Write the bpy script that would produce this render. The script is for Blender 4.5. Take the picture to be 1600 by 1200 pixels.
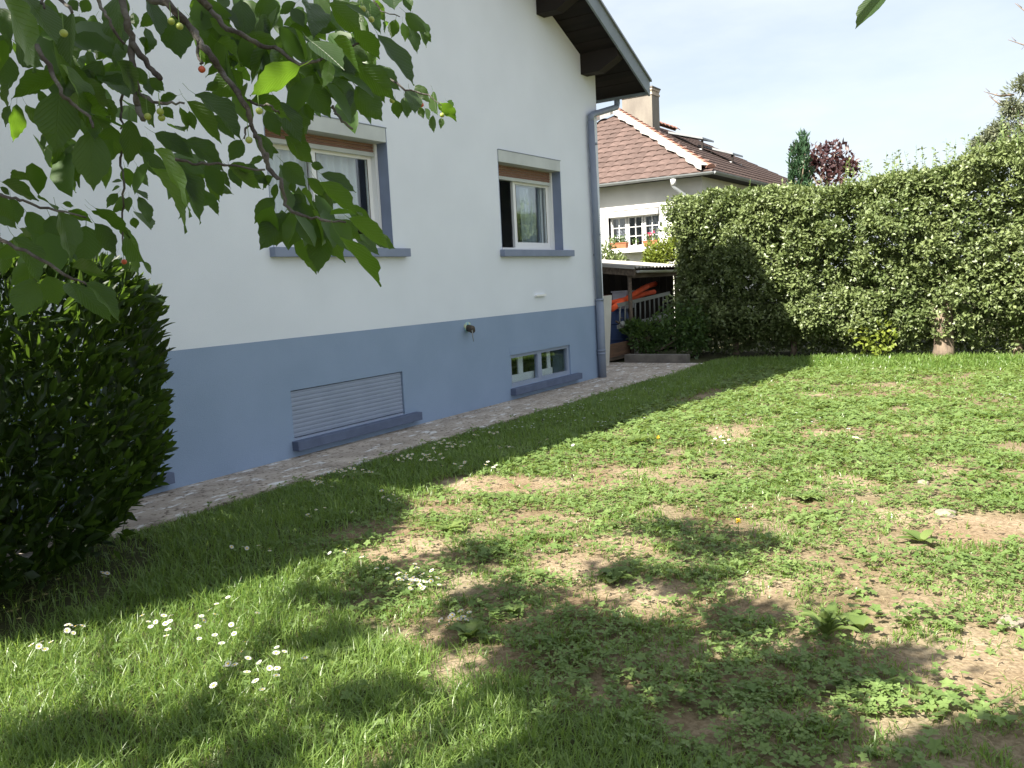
import bpy, bmesh, math, random
import numpy as np
from mathutils import Vector, Matrix

for _o in list(bpy.data.objects):
    bpy.data.objects.remove(_o, do_unlink=True)
scene = bpy.context.scene
COL = scene.collection
RNG = np.random.default_rng(7)
random.seed(7)

# ------------------------------------------------------------------ camera
# world: wall of the house is the plane y=0 (house at y>0), x runs along the wall, z up, metres
FPX, CAM = 1330.0, np.array([0.0, -6.05, 1.55])
_VP, _ROLL = (1660.0, 399.0), 0.05
_n = np.array([_ROLL * FPX, FPX, _ROLL * 800 + 600 - (_VP[1] + _ROLL * _VP[0])]); _n /= np.linalg.norm(_n)
_x = np.array([(_VP[0] - 800) / FPX, (_VP[1] - 600) / FPX, 1.0]); _x /= np.linalg.norm(_x)
CR = np.array([_x, -np.cross(_n, _x), -_n])          # rows: world axes in camera coordinates (x right, y down, z forward)
cd = bpy.data.cameras.new('camera'); cam = bpy.data.objects.new('camera', cd); COL.objects.link(cam)
cd.sensor_width = 36; cd.lens = 36 * FPX / 1600; cd.clip_start = 0.05; cd.clip_end = 2000
_m = Matrix.Identity(4)
for _i, _v in enumerate((CR @ [1, 0, 0], CR @ [0, -1, 0], CR @ [0, 0, -1])):
    for _j in range(3): _m[_j][_i] = _v[_j]
for _j in range(3): _m[_j][3] = CAM[_j]
cam.matrix_world = _m
scene.camera = cam

# ------------------------------------------------------------------ light
SUN = Vector((-0.96, 0.29, 1.0)).normalized()
KX, KY = 0.96, 0.29
sl = bpy.data.lights.new('sun', 'SUN'); sl.energy = 5.0; sl.angle = math.radians(0.55); sl.color = (1.0, 0.94, 0.83)
so = bpy.data.objects.new('sun', sl); COL.objects.link(so)
so.rotation_euler = SUN.to_track_quat('Z', 'Y').to_euler(); so.location = (-20, 10, 30)
world = bpy.data.worlds.new('World'); scene.world = world; world.use_nodes = True
wn = world.node_tree; wn.nodes.clear()
def wnode(t, **k):
    n = wn.nodes.new(t)
    for a, b in k.items(): setattr(n, a, b)
    return n
sky = wnode('ShaderNodeTexSky', sky_type='NISHITA', sun_disc=False)
sky.sun_elevation = math.asin(SUN.z); sky.sun_rotation = math.atan2(SUN.x, SUN.y)
sky.air_density = 1.0; sky.dust_density = 2.2; sky.ozone_density = 1.2
tc = wnode('ShaderNodeTexCoord'); mp = wnode('ShaderNodeMapping'); mp.inputs['Scale'].default_value = (1.6, 1.6, 5.0)
mp.inputs['Rotation'].default_value = (0.25, 0.1, 0.4)
nz = wnode('ShaderNodeTexNoise'); nz.inputs['Scale'].default_value = 1.7; nz.inputs['Detail'].default_value = 7; nz.inputs['Roughness'].default_value = 0.55
rp = wnode('ShaderNodeValToRGB'); rp.color_ramp.elements[0].position = 0.36; rp.color_ramp.elements[1].position = 0.72
rp.color_ramp.elements[0].color = (0.5, 0.5, 0.5, 1); rp.color_ramp.elements[1].color = (0.85, 0.85, 0.85, 1)
mx = wnode('ShaderNodeMixRGB'); mx.inputs[2].default_value = (6.5, 6.9, 7.3, 1)
bg = wnode('ShaderNodeBackground'); bg.inputs['Strength'].default_value = 0.05
wo = wnode('ShaderNodeOutputWorld')
L = wn.links.new
L(tc.outputs['Generated'], mp.inputs['Vector']); L(mp.outputs[0], nz.inputs['Vector']); L(nz.outputs['Fac'], rp.inputs['Fac'])
L(sky.outputs[0], mx.inputs[1]); L(rp.outputs[0], mx.inputs[0]); L(mx.outputs[0], bg.inputs[0]); L(bg.outputs[0], wo.inputs[0])
scene.view_settings.view_transform = 'Standard'; scene.view_settings.look = 'None'
scene.view_settings.gamma = 1; scene.view_settings.use_curve_mapping = False
scene.view_settings.exposure = 1.80
scene.render.resolution_x, scene.render.resolution_y = 1024, 768
scene.cycles.max_bounces = 8; scene.cycles.diffuse_bounces = 4; scene.cycles.transparent_max_bounces = 12

# ------------------------------------------------------------------ helpers
def ray(px, py): return CR @ np.array([(px - 800) / FPX, (py - 600) / FPX, 1.0])
def at(px, py, d): return CAM + ray(px, py) * d                     # d = depth along the view axis in metres
def on(axis, v, px, py):
    r = ray(px, py); return CAM + r * ((v - CAM[axis]) / r[axis])
def ground_pt(px, py, z=0.0): return on(2, z, px, py)
def project(P):
    q = (np.asarray(P, float) - CAM) @ CR
    zz = np.where(np.abs(q[..., 2]) < 1e-6, 1e-6, q[..., 2])
    return 800 + FPX * q[..., 0] / zz, 600 + FPX * q[..., 1] / zz, q[..., 2]

def vnoise(x, y, seed=0):
    x = np.asarray(x, float); y = np.asarray(y, float)
    xi = np.floor(x).astype(np.int64); yi = np.floor(y).astype(np.int64); xf = x - xi; yf = y - yi
    def hsh(a, b):
        n = (a * 374761393 + b * 668265263 + seed * 1442695041) & 0xFFFFFFFF
        n = ((n ^ (n >> 13)) * 1274126177) & 0xFFFFFFFF
        return ((n ^ (n >> 16)) & 0xFFFF) / 65535.0
    u = xf * xf * (3 - 2 * xf); v = yf * yf * (3 - 2 * yf)
    return (hsh(xi, yi) * (1 - u) + hsh(xi + 1, yi) * u) * (1 - v) + (hsh(xi, yi + 1) * (1 - u) + hsh(xi + 1, yi + 1) * u) * v
def fbm(x, y, seed=0, o=3):
    s = 0; a = 1; t = 0
    for k in range(o):
        s = s + a * vnoise(np.asarray(x) * 2 ** k, np.asarray(y) * 2 ** k, seed + k); t += a; a *= 0.5
    return s / t

def tag(o, label=None, cat=None, group=None, kind=None):
    if label: o['label'] = label
    if cat: o['category'] = cat
    if group: o['group'] = group
    if kind: o['kind'] = kind
    return o
def empty(name, loc=(0, 0, 0)):
    o = bpy.data.objects.new(name, None); COL.objects.link(o); o.location = loc; o.empty_display_size = 0.1
    return o
def link(name, me, parent=None, mat=None):
    o = bpy.data.objects.new(name, me); COL.objects.link(o)
    if mat and not me.materials: me.materials.append(mat)
    if parent:
        o.parent = parent
        l = Vector((0, 0, 0)); p = parent
        while p: l += p.location; p = p.parent
        o.location = -l                                   # meshes are written in world coordinates
    return o

class MB:
    def __init__(s): s.v = []; s.f = []
    def add(s, vs, fs):
        b = len(s.v); s.v += [tuple(map(float, p)) for p in vs]; s.f += [tuple(i + b for i in f) for f in fs]; return s
    def box(s, x0, x1, y0, y1, z0, z1):
        return s.add([(x0, y0, z0), (x1, y0, z0), (x1, y1, z0), (x0, y1, z0), (x0, y0, z1), (x1, y0, z1), (x1, y1, z1), (x0, y1, z1)],
                     [(0, 3, 2, 1), (4, 5, 6, 7), (0, 1, 5, 4), (1, 2, 6, 5), (2, 3, 7, 6), (3, 0, 4, 7)])
    def prism(s, poly, vec):
        n = len(poly); vec = np.array(vec, float); a = [np.array(p, float) for p in poly]
        return s.add(a + [p + vec for p in a], [tuple(range(n))[::-1], tuple(range(n, 2 * n))] + [(i, (i + 1) % n, n + (i + 1) % n, n + i) for i in range(n)])
    def tube(s, pts, rad, seg=8, cap=True):
        pts = [Vector(p) for p in pts]; n = len(pts)
        if not hasattr(rad, '__len__'): rad = [rad] * n
        vs = []; up = None
        for i, p in enumerate(pts):
            d = (pts[min(i + 1, n - 1)] - pts[max(i - 1, 0)]).normalized()
            if up is None: up = Vector((0, 0, 1)) if abs(d.z) < 0.9 else Vector((1, 0, 0))
            a = d.cross(up).normalized(); b = a.cross(d).normalized(); up = b
            for k in range(seg):
                t = 2 * math.pi * k / seg
                vs.append(p + (a * math.cos(t) + b * math.sin(t)) * rad[i])
        fs = [(i * seg + k, i * seg + (k + 1) % seg, (i + 1) * seg + (k + 1) % seg, (i + 1) * seg + k) for i in range(n - 1) for k in range(seg)]
        if cap: fs += [tuple(range(seg))[::-1], tuple((n - 1) * seg + k for k in range(seg))]
        return s.add(vs, fs)
    def build(s, name, mat, parent=None, smooth=False, bevel=0.0):
        me = bpy.data.meshes.new(name); me.from_pydata(s.v, [], s.f); me.update()
        bm = bmesh.new(); bm.from_mesh(me); bmesh.ops.recalc_face_normals(bm, faces=bm.faces)
        if bevel: bmesh.ops.bevel(bm, geom=list(bm.edges), offset=bevel, segments=2, affect='EDGES', profile=0.7)
        bm.to_mesh(me); bm.free()
        if smooth: me.polygons.foreach_set('use_smooth', [True] * len(me.polygons))
        return link(name, me, parent, mat)
def box(name, mat, parent, x0, x1, y0, y1, z0, z1, bevel=0.0): return MB().box(x0, x1, y0, y1, z0, z1).build(name, mat, parent, bevel=bevel)
def tube(name, mat, parent, pts, r, seg=10): return MB().tube(pts, r, seg).build(name, mat, parent, smooth=True)

def raw_mesh(name, V, F, vals=None, smooth=False):
    """V (n,3); F (m,k) all faces with k corners; vals one value per face -> attribute v"""
    me = bpy.data.meshes.new(name); m, k = F.shape
    me.vertices.add(len(V)); me.vertices.foreach_set('co', np.ascontiguousarray(V, np.float32).ravel())
    me.loops.add(m * k); me.loops.foreach_set('vertex_index', np.ascontiguousarray(F, np.int32).ravel())
    me.polygons.add(m); me.polygons.foreach_set('loop_start', np.arange(0, m * k, k, dtype=np.int32))
    try: me.polygons.foreach_set('loop_total', np.full(m, k, np.int32))
    except Exception: pass
    if smooth: me.polygons.foreach_set('use_smooth', np.ones(m, bool))
    if vals is not None:
        a = me.attributes.new('v', 'FLOAT', 'FACE'); a.data.foreach_set('value', np.asarray(vals, np.float32))
    me.update(calc_edges=True); me.validate()
    return me
def batch(name, tv, tf, M, T, vals, mat, parent=None, smooth=False):
    """many copies of one small leaf in one mesh: M (N,3,3) columns = axes, T (N,3)"""
    N = len(T); tv = np.asarray(tv, float); tf = np.asarray(tf)
    V = np.einsum('nij,kj->nki', M, tv) + T[:, None, :]
    F = tf[None] + (np.arange(N) * len(tv))[:, None, None]
    me = raw_mesh(name, V.reshape(-1, 3), F.reshape(-1, tf.shape[1]), np.repeat(vals, len(tf)), smooth)
    return link(name, me, parent, mat)
def unit(a): return a / np.maximum(np.linalg.norm(a, axis=-1, keepdims=True), 1e-9)
def frames(axis, normal, length, width):
    """matrices with y along axis (scaled length), x across (width), z normal"""
    y = unit(axis); x = unit(np.cross(y, normal)); z = np.cross(x, y)
    length = np.asarray(length)[:, None]; width = np.asarray(width)[:, None]
    return np.stack([x * width, y * length, z * width], axis=-1)
# folded leaf: 6 verts, 4 triangles ; diamond leaf: 4 verts, 2 triangles
LEAF6 = np.array([(0, 0, 0), (0.5, 0.45, 0.14), (-0.5, 0.45, 0.14), (0, 0.5, 0), (0, 1, -0.12)])
LEAF6F = np.array([(0, 1, 3), (0, 3, 2), (3, 1, 4), (2, 3, 4)])
LEAF4 = np.array([(0, 0, 0), (0.5, 0.45, 0.1), (0, 1, -0.1), (-0.5, 0.45, 0.1)])
LEAF4F = np.array([(0, 1, 2), (0, 2, 3)])

# ------------------------------------------------------------------ materials
def newmat(name):
    m = bpy.data.materials.new(name); m.use_nodes = True; nt = m.node_tree
    p = nt.nodes['Principled BSDF']; return m, nt, p
def nd(nt, t, **k):
    n = nt.nodes.new(t)
    for a, b in k.items(): setattr(n, a, b)
    return n
def surf(name, c1, c2=None, scale=6.0, rough=0.8, bump=0.0, bscale=40.0, metal=0.0, spec=0.3, detail=5, lo=0.35, hi=0.65, stretch=None, objrand=0.0):
    m, nt, p = newmat(name); l = nt.links.new
    p.inputs['Roughness'].default_value = rough; p.inputs['Metallic'].default_value = metal; p.inputs['Specular IOR Level'].default_value = spec
    t = nd(nt, 'ShaderNodeTexCoord'); vec = t.outputs['Object']
    if stretch:
        mp_ = nd(nt, 'ShaderNodeMapping'); mp_.inputs['Scale'].default_value = stretch; l(vec, mp_.inputs[0]); vec = mp_.outputs[0]
    c2 = c2 or tuple(x * 0.86 for x in c1)
    n = nd(nt, 'ShaderNodeTexNoise'); n.inputs['Scale'].default_value = scale; n.inputs['Detail'].default_value = detail; l(vec, n.inputs['Vector'])
    r = nd(nt, 'ShaderNodeValToRGB'); r.color_ramp.elements[0].position = lo; r.color_ramp.elements[1].position = hi
    r.color_ramp.elements[0].color = (*c2, 1); r.color_ramp.elements[1].color = (*c1, 1)
    l(n.outputs['Fac'], r.inputs[0]); col = r.outputs[0]
    if objrand:
        oi = nd(nt, 'ShaderNodeObjectInfo'); hs = nd(nt, 'ShaderNodeHueSaturation')
        mr = nd(nt, 'ShaderNodeMapRange'); mr.inputs[3].default_value = 1 - objrand; mr.inputs[4].default_value = 1 + objrand
        l(oi.outputs['Random'], mr.inputs[0]); l(mr.outputs[0], hs.inputs['Value']); l(col, hs.inputs['Color']); col = hs.outputs[0]
    l(col, p.inputs['Base Color'])
    if bump:
        b = nd(nt, 'ShaderNodeBump'); b.inputs['Strength'].default_value = bump; b.inputs['Distance'].default_value = 0.01
        n2 = nd(nt, 'ShaderNodeTexNoise'); n2.inputs['Scale'].default_value = bscale; n2.inputs['Detail'].default_value = 4; l(vec, n2.inputs['Vector'])
        l(n2.outputs['Fac'], b.inputs['Height']); l(b.outputs[0], p.inputs['Normal'])
    return m
def leafmat(name, ca, cb, trans=0.35, tcol=None, rough=0.42, spec=0.35, attr=True, veins=False):
    m, nt, p = newmat(name); l = nt.links.new
    src = nd(nt, 'ShaderNodeAttribute', attribute_name='v').outputs['Fac'] if attr else nd(nt, 'ShaderNodeObjectInfo').outputs['Random']
    mix = nd(nt, 'ShaderNodeMixRGB'); mix.inputs[1].default_value = (*ca, 1); mix.inputs[2].default_value = (*cb, 1); l(src, mix.inputs[0])
    col = mix.outputs[0]
    p.inputs['Roughness'].default_value = rough; p.inputs['Specular IOR Level'].default_value = spec
    if veins:
        t = nd(nt, 'ShaderNodeTexCoord'); sp = nd(nt, 'ShaderNodeSeparateXYZ'); l(t.outputs['Object'], sp.inputs[0])
        ab = nd(nt, 'ShaderNodeMath', operation='ABSOLUTE'); l(sp.outputs[0], ab.inputs[0])
        mu = nd(nt, 'ShaderNodeMath', operation='MULTIPLY'); mu.inputs[1].default_value = 0.75; l(ab.outputs[0], mu.inputs[0])
        su = nd(nt, 'ShaderNodeMath', operation='SUBTRACT'); l(sp.outputs[1], su.inputs[0]); l(mu.outputs[0], su.inputs[1])
        fr = nd(nt, 'ShaderNodeMath', operation='MULTIPLY'); fr.inputs[1].default_value = 68.0; l(su.outputs[0], fr.inputs[0])
        sn = nd(nt, 'ShaderNodeMath', operation='SINE'); l(fr.outputs[0], sn.inputs[0])
        r = nd(nt, 'ShaderNodeMapRange'); r.inputs[1].default_value = 0.55; r.inputs[2].default_value = 1.0; l(sn.outputs[0], r.inputs[0])
        mid = nd(nt, 'ShaderNodeMapRange'); mid.inputs[1].default_value = 0.022; mid.inputs[2].default_value = 0.006; l(ab.outputs[0], mid.inputs[0])
        mxx = nd(nt, 'ShaderNodeMath', operation='MAXIMUM'); l(r.outputs[0], mxx.inputs[0]); l(mid.outputs[0], mxx.inputs[1])
        mm = nd(nt, 'ShaderNodeMath', operation='MULTIPLY'); mm.inputs[1].default_value = 0.45; l(mxx.outputs[0], mm.inputs[0])
        m2 = nd(nt, 'ShaderNodeMixRGB'); m2.inputs[2].default_value = (ca[0] * 2.2, ca[1] * 1.7, ca[2] * 1.6, 1); l(mm.outputs[0], m2.inputs[0]); l(col, m2.inputs[1]); col = m2.outputs[0]
        b = nd(nt, 'ShaderNodeBump'); b.inputs['Strength'].default_value = 0.5; b.inputs['Distance'].default_value = 0.004; b.invert = True
        l(mxx.outputs[0], b.inputs['Height']); l(b.outputs[0], p.inputs['Normal'])
    l(col, p.inputs['Base Color'])
    tr = nd(nt, 'ShaderNodeBsdfTranslucent'); tcol = tcol or (ca[0] * 2.2, ca[1] * 2.0, ca[2] * 0.8)
    tm = nd(nt, 'ShaderNodeMixRGB', blend_type='MULTIPLY'); tm.inputs[0].default_value = 0.0; tm.inputs[1].default_value = (*tcol, 1); l(tm.outputs[0], tr.inputs[0])
    ms = nd(nt, 'ShaderNodeMixShader'); ms.inputs[0].default_value = trans
    out = nt.nodes['Material Output']; l(p.outputs[0], ms.inputs[1]); l(tr.outputs[0], ms.inputs[2]); l(ms.outputs[0], out.inputs[0])
    return m
def glassmat(name, tint=(0.9, 0.93, 0.94)):
    m, nt, p = newmat(name); l = nt.links.new
    nt.nodes.remove(p); tr = nd(nt, 'ShaderNodeBsdfTransparent'); tr.inputs[0].default_value = (*tint, 1)
    gl = nd(nt, 'ShaderNodeBsdfGlossy'); gl.inputs['Roughness'].default_value = 0.02; gl.inputs[0].default_value = (0.95, 0.97, 1, 1)
    lw = nd(nt, 'ShaderNodeLayerWeight'); pw_ = nd(nt, 'ShaderNodeMath', operation='POWER'); pw_.inputs[1].default_value = 3.0; l(lw.outputs['Facing'], pw_.inputs[0])
    fr = nd(nt, 'ShaderNodeMath', operation='MULTIPLY_ADD'); fr.inputs[1].default_value = 0.5; fr.inputs[2].default_value = 0.05; l(pw_.outputs[0], fr.inputs[0])
    ms = nd(nt, 'ShaderNodeMixShader'); l(fr.outputs[0], ms.inputs[0]); l(tr.outputs[0], ms.inputs[1]); l(gl.outputs[0], ms.inputs[2])
    l(ms.outputs[0], nt.nodes['Material Output'].inputs[0]); return m

M = {}
M['wall'] = surf('white_render', (0.737, 0.778, 0.851), (0.698, 0.739, 0.809), scale=1.3, rough=0.95, bump=0.35, bscale=160, spec=0.1)
M['plinth'] = surf('blue_grey_render', (0.265, 0.343, 0.480), (0.245, 0.322, 0.450), scale=1.7, rough=0.9, bump=0.3, bscale=150, spec=0.15)
M['reveal'] = surf('blue_grey_paint', (0.235, 0.28, 0.40), scale=3, rough=0.8, bump=0.1, bscale=120, spec=0.2)
M['sill'] = surf('blue_sill_paint', (0.225, 0.265, 0.37), scale=4, rough=0.7, bump=0.15, bscale=120)
M['sill_dark'] = surf('dark_blue_sill_paint', (0.115, 0.145, 0.225), (0.095, 0.12, 0.19), scale=7, rough=0.75, bump=0.25, bscale=150)
M['shutterbox'] = surf('grey_shutter_box', (0.52, 0.55, 0.54), scale=3, rough=0.5)
M['pvc'] = surf('white_pvc', (0.82, 0.83, 0.84), (0.78, 0.79, 0.8), rough=0.4, scale=2)
M['slat_brown'] = surf('brown_slats', (0.26, 0.15, 0.115), rough=0.6)
M['slat_grey'] = surf('painted_slats', (0.29, 0.335, 0.44), (0.265, 0.31, 0.41), scale=4, rough=0.6)
M['glass'] = glassmat('window_glass')
M['room'] = surf('room_plaster', (0.18, 0.17, 0.16), rough=0.95)
M['curtain'] = leafmat('net_curtain', (0.86, 0.87, 0.86), (0.84, 0.85, 0.84), trans=0.2, tcol=(0.6, 0.6, 0.6), rough=0.9, attr=False)
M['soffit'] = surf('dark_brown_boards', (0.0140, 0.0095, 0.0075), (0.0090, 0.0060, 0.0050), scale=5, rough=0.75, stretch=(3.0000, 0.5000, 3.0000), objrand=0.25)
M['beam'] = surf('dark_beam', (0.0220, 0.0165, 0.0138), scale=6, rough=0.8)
M['barge'] = surf('grey_barge_paint', (0.21, 0.245, 0.275), scale=4, rough=0.55)
M['zinc'] = surf('painted_zinc', (0.215, 0.25, 0.325), (0.19, 0.22, 0.29), scale=5, rough=0.5, spec=0.4)
M['zinc_raw'] = surf('grey_zinc', (0.289, 0.306, 0.315), (0.238, 0.255, 0.264), scale=4, rough=0.45, metal=0.4)
M['roofmain'] = surf('brown_tile_main', (0.16, 0.09, 0.07), rough=0.85)
M['tile'] = surf('brown_roof_tile', (0.115, 0.078, 0.068), (0.086, 0.058, 0.050), scale=9, rough=0.9, bump=0.2, bscale=60, objrand=0.16)
M['hiptile'] = surf('terracotta_hip_tile', (0.272, 0.144, 0.108), (0.216, 0.116, 0.088), scale=9, rough=0.9, objrand=0.12)
M['mortar'] = surf('white_mortar', (0.416, 0.400, 0.376), scale=12, rough=0.95, bump=0.4)
M['chimney'] = surf('chimney_render', (0.232, 0.208, 0.176), (0.168, 0.148, 0.128), scale=3.0, rough=0.95, bump=0.3, bscale=30, stretch=(0.800, 0.800, 0.400))
M['brick'] = surf('pale_brick', (0.50, 0.42, 0.33), scale=8, rough=0.95, objrand=0.15)
M['nwall'] = surf('cream_render', (0.6870, 0.6795, 0.6465), scale=1.5, rough=0.95, bump=0.2, bscale=80)
M['white'] = surf('white_paint', (0.6279, 0.6279, 0.6221), rough=0.6, scale=3)
M['terracotta'] = surf('terracotta_pot', (0.383, 0.153, 0.076), rough=0.85, scale=10)
M['wood'] = surf('weathered_wood', (0.15, 0.115, 0.085), (0.085, 0.065, 0.05), scale=3, rough=0.9, stretch=(1, 8, 8), bump=0.2)
M['plank'] = surf('brown_plank', (0.16, 0.09, 0.055), (0.10, 0.06, 0.04), scale=3, rough=0.9, stretch=(1, 8, 8), bump=0.2)
M['darkplank'] = surf('dark_shed_plank', (0.05, 0.04, 0.032), scale=4, rough=0.95, objrand=0.3)
M['corr'] = surf('pale_corrugated', (0.357, 0.340, 0.310), (0.281, 0.264, 0.238), scale=2.5, rough=0.75)
M['concrete'] = surf('grey_concrete', (0.18, 0.165, 0.145), (0.11, 0.10, 0.09), scale=6, rough=0.95, bump=0.4)
M['alu'] = surf('dull_aluminium', (0.27, 0.28, 0.26), scale=5, rough=0.6, metal=0.2)
M['foam'] = surf('orange_red_foam', (0.80, 0.115, 0.035), (0.68, 0.085, 0.03), scale=8, rough=0.85)
M['panelwhite'] = surf('pale_board', (0.60, 0.58, 0.53), (0.5, 0.48, 0.43), scale=3, rough=0.85)
M['panelred'] = surf('red_brown_panel', (0.11, 0.03, 0.025), rough=0.8)
M['blue'] = surf('dark_blue_plastic', (0.03, 0.055, 0.14), rough=0.5)
M['greybox'] = surf('grey_plastic', (0.38, 0.38, 0.42), rough=0.5)
M['bark'] = surf('cherry_bark', (0.055, 0.045, 0.04), (0.16, 0.15, 0.135), scale=26, rough=0.95, bump=0.8, bscale=90, lo=0.3, hi=0.62)
M['bark2'] = surf('grey_bark', (0.22, 0.17, 0.125), (0.12, 0.09, 0.07), scale=14, rough=0.95, bump=0.8, bscale=50, stretch=(1, 1, 0.3))
M['stone'] = surf('pale_stone', (0.230, 0.200, 0.157), scale=20, rough=0.9, bump=0.3)
M['metaldark'] = surf('rusted_iron', (0.05, 0.045, 0.04), (0.1, 0.08, 0.06), scale=30, rough=0.8)
M['peel'] = surf('peeling_blue_paint', (0.20, 0.42, 0.50), (0.55, 0.55, 0.30), scale=22, rough=0.7)

M['cherryleaf'] = leafmat('cherry_leaf', (0.014, 0.032, 0.009), (0.026, 0.052, 0.012), trans=0.36, tcol=(0.184, 0.352, 0.023), rough=0.40, spec=0.4, attr=False, veins=True)
M['cherrystuff'] = leafmat('cherry_leaf_mass', (0.025, 0.055, 0.012), (0.040, 0.080, 0.019), trans=0.40, tcol=(0.168, 0.321, 0.023))
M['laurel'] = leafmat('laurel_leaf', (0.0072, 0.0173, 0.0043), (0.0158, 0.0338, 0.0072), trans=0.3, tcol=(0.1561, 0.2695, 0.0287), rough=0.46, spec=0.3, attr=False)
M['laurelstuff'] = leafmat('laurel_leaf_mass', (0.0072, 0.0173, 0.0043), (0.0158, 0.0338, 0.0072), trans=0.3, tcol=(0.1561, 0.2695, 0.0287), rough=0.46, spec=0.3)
M['hedge'] = leafmat('hedge_leaf', (0.065, 0.097, 0.030), (0.190, 0.231, 0.093), trans=0.18, tcol=(0.258, 0.337, 0.072), rough=0.42, spec=0.45)
M['shrub'] = leafmat('shrub_leaf', (0.041, 0.079, 0.027), (0.079, 0.130, 0.037), trans=0.3, tcol=(0.195, 0.312, 0.049))
M['limeshrub'] = leafmat('lime_conifer', (0.100, 0.139, 0.019), (0.189, 0.226, 0.037), trans=0.2, tcol=(0.265, 0.298, 0.040))
M['conifer'] = leafmat('dark_conifer', (0.025, 0.06, 0.03), (0.05, 0.10, 0.045), trans=0.1)
M['purple'] = leafmat('purple_foliage', (0.056, 0.031, 0.037), (0.113, 0.067, 0.063), trans=0.2, tcol=(0.187, 0.067, 0.063))
M['pine'] = leafmat('pine_foliage', (0.081, 0.101, 0.061), (0.176, 0.189, 0.115), trans=0.1)
M['grass'] = leafmat('grass_blade', (0.069, 0.134, 0.022), (0.197, 0.274, 0.076), trans=0.36, tcol=(0.362, 0.518, 0.093), rough=0.38, spec=0.5)
M['straw'] = leafmat('dry_straw', (0.264, 0.201, 0.107), (0.346, 0.283, 0.170), trans=0.2, tcol=(0.265, 0.199, 0.099), rough=0.8)
M['clover'] = leafmat('low_weed_leaf', (0.070, 0.128, 0.031), (0.182, 0.253, 0.084), trans=0.30, tcol=(0.334, 0.444, 0.092), rough=0.5, spec=0.3)
M['weed'] = leafmat('broad_weed_leaf', (0.090, 0.139, 0.035), (0.161, 0.216, 0.063), trans=0.3, tcol=(0.221, 0.309, 0.058), rough=0.5, attr=False)
M['petal'] = leafmat('daisy_petal', (0.78, 0.77, 0.76), (0.82, 0.79, 0.79), trans=0.3, tcol=(0.65, 0.63, 0.62), rough=0.7, attr=False)
M['yolk'] = surf('daisy_centre', (0.75, 0.5, 0.04), rough=0.8)
M['stem'] = surf('flower_stem', (0.12, 0.2, 0.05), rough=0.7)
M['cherrygreen'] = surf('unripe_cherry', (0.32, 0.36, 0.08), (0.26, 0.32, 0.06), scale=60, rough=0.35, spec=0.5)
M['cherryred'] = surf('red_cherry', (0.50, 0.09, 0.04), rough=0.35, spec=0.5)
M['redflower'] = surf('red_petals', (0.75, 0.03, 0.12), rough=0.7)

def soil_material():
    m, nt, p = newmat('sandy_soil'); l = nt.links.new
    t = nd(nt, 'ShaderNodeTexCoord').outputs['Object']
    n1 = nd(nt, 'ShaderNodeTexNoise'); n1.inputs['Scale'].default_value = 2.2; n1.inputs['Detail'].default_value = 8; l(t, n1.inputs['Vector'])
    r1 = nd(nt, 'ShaderNodeValToRGB'); e = r1.color_ramp.elements
    e[0].position = 0.32; e[0].color = (0.205, 0.143, 0.09, 1); e[1].position = 0.68; e[1].color = (0.365, 0.292, 0.205, 1)
    l(n1.outputs['Fac'], r1.inputs[0])
    n2 = nd(nt, 'ShaderNodeTexNoise'); n2.inputs['Scale'].default_value = 55; n2.inputs['Detail'].default_value = 4; l(t, n2.inputs['Vector'])
    r2 = nd(nt, 'ShaderNodeValToRGB'); e = r2.color_ramp.elements
    e[0].position = 0.38; e[0].color = (0.5, 0.46, 0.42, 1); e[1].position = 0.6; e[1].color = (1, 1, 1, 1); l(n2.outputs['Fac'], r2.inputs[0])
    mu = nd(nt, 'ShaderNodeMixRGB', blend_type='MULTIPLY'); mu.inputs[0].default_value = 0.7; l(r1.outputs[0], mu.inputs[1]); l(r2.outputs[0], mu.inputs[2])
    a = nd(nt, 'ShaderNodeAttribute', attribute_name='green')
    g = nd(nt, 'ShaderNodeMixRGB'); g.inputs[2].default_value = (0.03, 0.045, 0.016, 1); l(a.outputs['Fac'], g.inputs[0]); l(mu.outputs[0], g.inputs[1])  # thatch tint, darkened to paint in the shade between grass blades
    l(g.outputs[0], p.inputs['Base Color']); p.inputs['Roughness'].default_value = 0.97; p.inputs['Specular IOR Level'].default_value = 0.1
    b = nd(nt, 'ShaderNodeBump'); b.inputs['Strength'].default_value = 0.8; b.inputs['Distance'].default_value = 0.015
    n3 = nd(nt, 'ShaderNodeTexNoise'); n3.inputs['Scale'].default_value = 38; n3.inputs['Detail'].default_value = 6; l(t, n3.inputs['Vector'])
    l(n3.outputs['Fac'], b.inputs['Height']); l(b.outputs[0], p.inputs['Normal'])
    return m
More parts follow.
